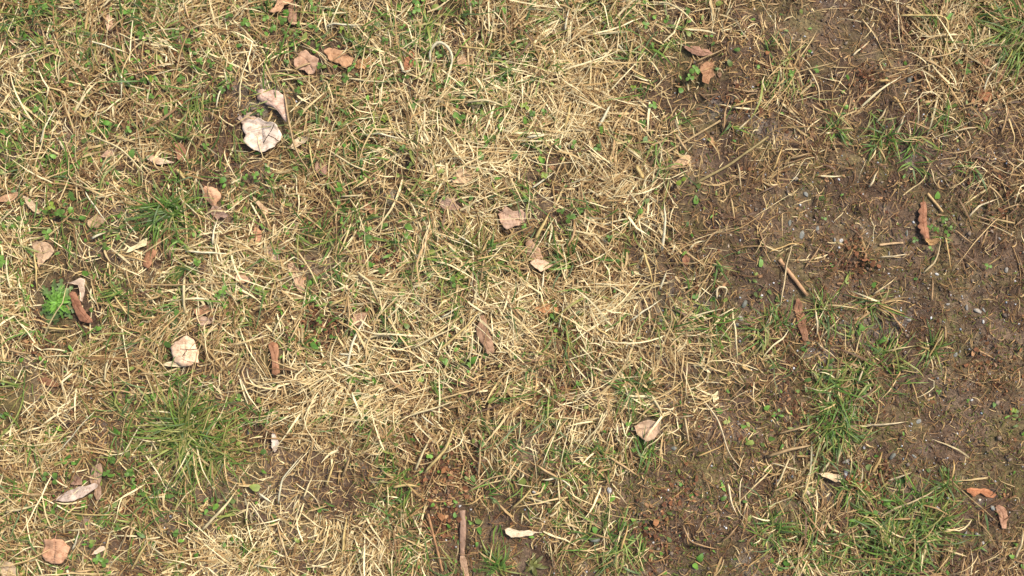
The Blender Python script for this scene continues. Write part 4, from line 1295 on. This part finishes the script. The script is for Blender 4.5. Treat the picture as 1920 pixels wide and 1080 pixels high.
def heading_field(px, py):
    """main lie of the straw; steep slanting strokes low down, looser elsewhere"""
    low = np.clip((py - 560) / 220.0, 0, 1) * np.clip((px - 380) / 120.0, 0, 1)
    base = (fbm(px / 170.0, py / 170.0, 90, 2) - 0.5) * 9.0 + 0.6
    return base * (1 - low) + low * (math.radians(242) + (fbm(px / 120.0, py / 120.0, 92, 2) - 0.5) * 2.6), 0.85 - 0.35 * low


def paleness(px, py):
    p = 0.40 + 0.5 * gmap(STRAW, px, py)
    left = np.clip((480 - px) / 480.0, 0, 1)
    right = np.clip((px - 1250) / 300.0, 0, 1)
    return np.clip(p - 0.0 * left - 0.14 * right + (fbm(px / 90.0, py / 90.0, 95, 2) - 0.5) * 0.5, 0.05, 1.0)


def add_stuff(name, parts, mat, label, cat):
    off = 0
    Vs, Fs, Cs = [], [], []
    for Vv, Ff, Cc in parts:
        Vs.append(Vv)
        Fs.append(Ff + off)
        Cs.append(Cc)
        off += len(Vv)
    o = link(name, mesh_np(name, np.vstack(Vs), np.vstack(Fs), mat, np.vstack(Cs)))
    tag(o, label, cat, kind='stuff')
    return o


# straw: in small tufts that lie over to one side, and loose
parts = []
tx_, ty_, tpx, tpy = sample(7200, lambda a, b: gmap(STRAW, a, b) ** 1.25 * bare(a, b), clump=1.2)
cnt = np.clip(rng.normal(3.0 + 7.0 * gmap(STRAW, tpx, tpy), 3.0), 2, 18).astype(int)
hd, sp = heading_field(tpx, tpy)
thd = hd + rng.normal(0, sp)
idx = np.repeat(np.arange(len(tx_)), cnt)
n = len(idx)
bx = tx_[idx] + rng.normal(0, 9 * S, n)
by = ty_[idx] + rng.normal(0, 9 * S, n)
bpx, bpy_ = bx / S + 960, 540 - by / S
hh = thd[idx] + np.where(rng.random(n) < 0.2, rng.uniform(-PI, PI, n), rng.normal(0, 0.45, n))
Ln = np.clip(rng.lognormal(math.log(48), 0.5, n), 15, 150) * S
W = np.clip(rng.lognormal(math.log(1.75), 0.42, n), 0.7, 4.2) * S
dep = straw_depth(bpx, bpy_)
z0 = ground(bx, by) + dep * rng.random(n) ** 1.3 * 0.8
p0 = np.clip(rng.normal(0.26, 0.25, n), -0.1, 1.1)
p1 = -np.abs(rng.normal(0.32, 0.25, n))
ka = rng.normal(0, 1.0, n) * (rng.random(n) < 0.5)
pal = paleness(bpx, bpy_)
c0 = cstraw(n, pal)
c1 = c0 * rng.uniform(0.85, 1.1, (n, 1))
parts.append(blades(bx, by, z0, hh, Ln, W, p0, p1, rng.normal(0, 0.32, n), rng.uniform(0.2, 0.8, n), ka, rng.normal(0, 0.5, n), rng.normal(0, 0.9, n), c0, c1, K=7, wob=0.065, worn=True))
bx, by, bpx, bpy_ = sample(11500, lambda a, b: 0.10 + 0.9 * gmap(STRAW, a, b) ** 1.3 * bare(a, b), clump=0.8, cseed=47, cscale=22.0)
n = len(bx)
hd, sp = heading_field(bpx, bpy_)
hh = np.where(rng.random(n) < 0.5, rng.uniform(-PI, PI, n), hd + rng.normal(0, 0.7, n))
Ln = np.clip(rng.lognormal(math.log(44), 0.5, n), 14, 150) * S
W = np.clip(rng.lognormal(math.log(1.65), 0.45, n), 0.7, 4.6) * S
z0 = ground(bx, by) + straw_depth(bpx, bpy_) * rng.random(n) ** 0.8
c0 = cstraw(n, paleness(bpx, bpy_))
parts.append(blades(bx, by, z0, hh, Ln, W, rng.normal(0.12, 0.18, n), -np.abs(rng.normal(0.15, 0.18, n)), rng.normal(0, 0.3, n), rng.uniform(0.2, 0.8, n),
                    rng.normal(0, 1.1, n) * (rng.random(n) < 0.45), rng.normal(0, 0.5, n), rng.normal(0, 0.7, n), c0, c0 * 0.95, K=6, wob=0.06, worn=True))
add_stuff('dry_grass', parts, M_STRAW, 'matted pale straw of dead grass covering the soil', 'dry grass')

# fine brown shreds of old grass on and in the soil
bx, by, bpx, bpy_ = sample(50000, lambda a, b: 0.45 + 0.55 * gmap(STRAW, a, b), clump=0.5, cseed=52)
n = len(bx)
Ln = np.clip(rng.lognormal(math.log(17), 0.5, n), 6, 60) * S
W = np.clip(rng.lognormal(math.log(1.35), 0.35, n), 0.7, 3.2) * S
z0 = ground(bx, by) + straw_depth(bpx, bpy_) * rng.random(n) * 0.5 + 0.0004
c0 = cstraw(n, np.clip(paleness(bpx, bpy_) - 0.22, 0, 1)) * np.array([1.0, 0.95, 0.88])
add_stuff('grass_shreds', [blades(bx, by, z0, rng.uniform(-PI, PI, n), Ln, W, rng.normal(0.15, 0.25, n), rng.normal(-0.2, 0.25, n), rng.normal(0, 1.0, n), rng.uniform(0.2, 0.8, n),
                                  rng.normal(0, 0.7, n) * (rng.random(n) < 0.3), rng.normal(0, 0.5, n), rng.normal(0, 0.6, n), c0, c0, K=4, wob=0.12)], M_STRAW,
          'fine brown shreds of rotted grass scattered over the soil', 'grass shreds')

# living grass
tx_, ty_, tpx, tpy = sample(2350, lambda a, b: gmap(GREEN, a, b) ** 1.15 * 1.15 * bare(a, b), clump=0.7, cseed=61)
cnt = rng.integers(2, 10, len(tx_))
idx = np.repeat(np.arange(len(tx_)), cnt)
n = len(idx)
thd = rng.uniform(-PI, PI, len(tx_))
bx = tx_[idx] + rng.normal(0, 6 * S, n)
by = ty_[idx] + rng.normal(0, 6 * S, n)
hh = thd[idx] + rng.normal(0, 0.9, n)
Ln = np.clip(rng.lognormal(math.log(42), 0.42, n), 14, 120) * S
W = np.clip(rng.lognormal(math.log(2.3), 0.3, n), 1.2, 4.8) * S
bpx, bpy_ = bx / S + 960, 540 - by / S
z0 = ground(bx, by) + straw_depth(bpx, bpy_) * 0.35
c0 = cgreen(n, 0.28)
c1 = c0 * rng.uniform(0.95, 1.25, (n, 1))
yl = rng.random(n) < 0.22
c1[yl] = np.array([0.34, 0.28, 0.09])
add_stuff('green_grass', [blades(bx, by, z0, hh, Ln, W, np.clip(rng.normal(0.55, 0.3, n), 0, 1.3), rng.normal(-0.35, 0.3, n), rng.normal(0, 0.6, n), rng.uniform(0.2, 0.8, n),
                                 rng.normal(0, 0.5, n) * (rng.random(n) < 0.25), rng.normal(0, 0.5, n), rng.normal(0, 0.7, n), c0, c1, K=6, wob=0.06)], M_GREEN,
          'short living green grass growing through the straw', 'grass')

# moss and seedlings: tiny olive blades low on the soil
bx, by, bpx, bpy_ = sample(36000, lambda a, b: gmap(MOSS, a, b) ** 1.1 * 1.4, clump=1.0, cseed=66, cscale=20.0, out=0.35)
n = len(bx)
Ln = rng.uniform(5, 13, n) * S
W = rng.uniform(1.4, 3.0, n) * S
mc = np.array([[0.090, 0.080, 0.022], [0.135, 0.125, 0.028], [0.10, 0.125, 0.03], [0.17, 0.135, 0.05]])
c0 = mc[rng.integers(0, 4, n)] * rng.uniform(0.7, 1.3, (n, 1))
add_stuff('moss', [blades(bx, by, ground(bx, by), rng.uniform(-PI, PI, n), Ln, W, rng.uniform(0.2, 1.2, n), rng.uniform(-0.4, 0.4, n), rng.normal(0, 0.6, n), np.full(n, 0.5), np.zeros(n),
                          rng.normal(0, 0.5, n), rng.normal(0, 0.5, n), c0, c0 * 1.1, K=2, wob=0.1)], M_MOSS, 'low olive moss on the open soil', 'moss')

# tiny broad leaved seedlings under the straw
bx, by, bpx, bpy_ = sample(13000, lambda a, b: gmap(GREEN, a, b) ** 1.5 * 1.3, clump=1.2, cseed=68, cscale=14.0)
n = len(bx)
Ln = np.clip(rng.lognormal(math.log(9), 0.35, n), 4, 20) * S
W = Ln * rng.uniform(0.35, 0.75, n)
sc_ = np.array([[0.10, 0.215, 0.028], [0.14, 0.265, 0.036], [0.12, 0.165, 0.036], [0.20, 0.24, 0.05], [0.085, 0.155, 0.028]])
c0 = sc_[rng.integers(0, 5, n)] * rng.uniform(0.75, 1.25, (n, 1))
add_stuff('seedlings', [blades(bx, by, ground(bx, by) + straw_depth(bpx, bpy_) * rng.uniform(0.2, 0.95, n), rng.uniform(-PI, PI, n), Ln, W, rng.normal(0.2, 0.3, n), rng.normal(-0.4, 0.3, n), rng.normal(0, 0.4, n),
                               np.full(n, 0.5), np.zeros(n), rng.normal(0, 0.4, n), rng.normal(0, 0.4, n), c0, c0 * 1.1, K=4, wob=0.05, tip=3.0)], M_CLOVER,
          'tiny green seedlings and weed leaves among the straw', 'seedlings')

# crumbled leaf litter: rusty heaps and scattered flakes
SPOTS = [(840, 895, 62, 400), (600, 612, 44, 220), (1030, 600, 50, 240), (1050, 745, 42, 220), (1765, 160, 60, 260), (1225, 1005, 46, 260), (1265, 930, 42, 180), (1880, 380, 60, 260), (1845, 175, 50, 220), (1600, 480, 46, 200),
         (1720, 60, 60, 180), (1625, 150, 44, 140), (1450, 620, 60, 160), (1860, 700, 60, 220), (720, 480, 40, 160), (1550, 620, 46, 160), (250, 960, 60, 180), (60, 620, 60, 180), (160, 170, 60, 180), (310, 130, 50, 140), (780, 830, 36, 120), (820, 980, 40, 200), (1390, 180, 60, 160),
         (1640, 910, 46, 200), (1490, 760, 40, 100), (640, 400, 50, 120), (1000, 20, 60, 140), (1100, 620, 60, 200)]
X, Y = [], []
for (px, py, rr, q) in SPOTS:
    q = int(q * (1.7 if px < 1150 else 0.9))
    X.append(px + rng.normal(0, rr * 0.55, q))
    Y.append(py + rng.normal(0, rr * 0.55, q))
bx, by, bpx, bpy_ = sample(9000, lambda a, b: 0.55 + 0 * a, clump=0.9, cseed=77)
fx = np.r_[wx(np.concatenate(X)), bx]
fy = np.r_[wy(np.concatenate(Y)), by]
n = len(fx)
big = np.r_[np.ones(n - len(bx)), np.zeros(len(bx))]
R = np.clip(rng.lognormal(math.log(2.0), 0.5, n), 0.8, 7) * S
a = np.arange(6) / 6 * 2 * PI
rad = R[:, None] * rng.uniform(0.55, 1.25, (n, 6))
rot = rng.uniform(0, 2 * PI, n)[:, None]
asp = rng.uniform(0.35, 1.0, n)[:, None]
ex = np.cos(a) * rad
ey = np.sin(a) * rad * asp
qx = ex * np.cos(rot) - ey * np.sin(rot)
qy = ex * np.sin(rot) + ey * np.cos(rot)
sx, sy = rng.normal(0, 0.6, (2, n, 1))
bend = rng.normal(0, 0.35, (n, 1))
qz = qx * sx + qy * sy + bend * (ex ** 2) / (R[:, None] + 1e-6)
gz = ground(fx, fy)
zc = gz + R * 0.2 + rng.random(n) * (0.0012 + 0.003 * big)
P = np.zeros((n, 7, 3))
P[:, 0] = np.stack([fx, fy, zc + 0.0004], 1)
P[:, 1:, 0] = fx[:, None] + qx
P[:, 1:, 1] = fy[:, None] + qy
P[:, 1:, 2] = zc[:, None] + qz
P[..., 2] = np.maximum(P[..., 2], ground(P[..., 0], P[..., 1]) + 0.0004)
keep = ~hits_mask(P)
P = P[keep]
n = len(P)
lc = np.array([lin((122, 80, 54), 0.8), lin((142, 98, 64), 0.8), lin((100, 66, 47), 0.8), lin((172, 130, 92), 0.8), lin((138, 108, 84), 0.8), lin((88, 60, 44), 0.8)])
c = lc[rng.choice(6, n, p=[0.26, 0.2, 0.2, 0.14, 0.1, 0.1])] * rng.uniform(0.7, 1.2, (n, 1))
Cc = np.repeat(c[:, None], 7, 1) * rng.uniform(0.85, 1.15, (n, 7, 1))
f = np.array([[0, 1 + k, 1 + (k + 1) % 6] for k in range(6)])
Ff = (np.arange(n)[:, None, None] * 7 + f[None]).reshape(-1, 3)
add_stuff('leaf_litter', [(P.reshape(-1, 3), Ff, Cc.reshape(-1, 3))], M_LITTER, 'rusty crumbled flakes of old leaves on the soil', 'leaf litter')


# soil crumbs and grit
def lumps(name, n_frame, dens, rmin, rmode, rmax, cols, probs, mat, label, cat, cseed):
    bx, by, bpx, bpy_ = sample(n_frame, dens, clump=0.8, cseed=cseed)
    n = len(bx)
    r_ = np.clip(rng.lognormal(math.log(rmode), 0.45, n), rmin, rmax) * S
    base = np.array([[1, 0, 0], [-1, 0, 0], [0, 1, 0], [0, -1, 0], [0, 0, 1], [0, 0, -1]], float)
    oct_f = np.array([[0, 2, 4], [2, 1, 4], [1, 3, 4], [3, 0, 4], [2, 0, 5], [1, 2, 5], [3, 1, 5], [0, 3, 5]])
    ang = rng.uniform(0, 2 * PI, n)
    B = base[None] * rng.uniform(0.6, 1.25, (n, 6, 1)) + rng.normal(0, 0.15, (n, 6, 3))
    ca, sa = np.cos(ang)[:, None], np.sin(ang)[:, None]
    Bx = B[..., 0] * ca - B[..., 1] * sa
    By = B[..., 0] * sa + B[..., 1] * ca
    P = np.stack([bx[:, None] + Bx * r_[:, None], by[:, None] + By * r_[:, None], (ground(bx, by) + r_ * 0.3)[:, None] + B[..., 2] * r_[:, None] * 0.75], -1)
    k = ~hits_mask(P)
    P = P[k]
    n = len(P)
    c = np.array(cols)[rng.choice(len(cols), n, p=probs)] * rng.uniform(0.7, 1.3, (n, 1))
    Ff = (np.arange(n)[:, None, None] * 6 + oct_f[None]).reshape(-1, 3)
    o = add_stuff(name, [(P.reshape(-1, 3), Ff, np.repeat(c, 6, 0))], mat, label, cat)


lumps('soil_crumbs', 30000, lambda a, b: np.clip(1.0 - gmap(STRAW, a, b) * 0.9, 0.1, 1), 0.6, 1.5, 6.0, [(0.125, 0.082, 0.052), (0.165, 0.115, 0.074), (0.085, 0.056, 0.036), (0.21, 0.155, 0.105)], [0.4, 0.3, 0.2, 0.1],
      M_STONE, 'brown crumbs of earth on the open soil', 'soil crumbs', 81)
lumps('grit', 4500, lambda a, b: np.clip(1.1 - gmap(STRAW, a, b) * 1.5, 0.03, 1), 0.7, 1.4, 3.2, [(0.55, 0.54, 0.52), (0.36, 0.35, 0.34), (0.24, 0.27, 0.29), (0.50, 0.40, 0.28)], [0.35, 0.3, 0.15, 0.2],
      M_STONE, 'tiny pale grit specks in the open soil', 'grit', 83)
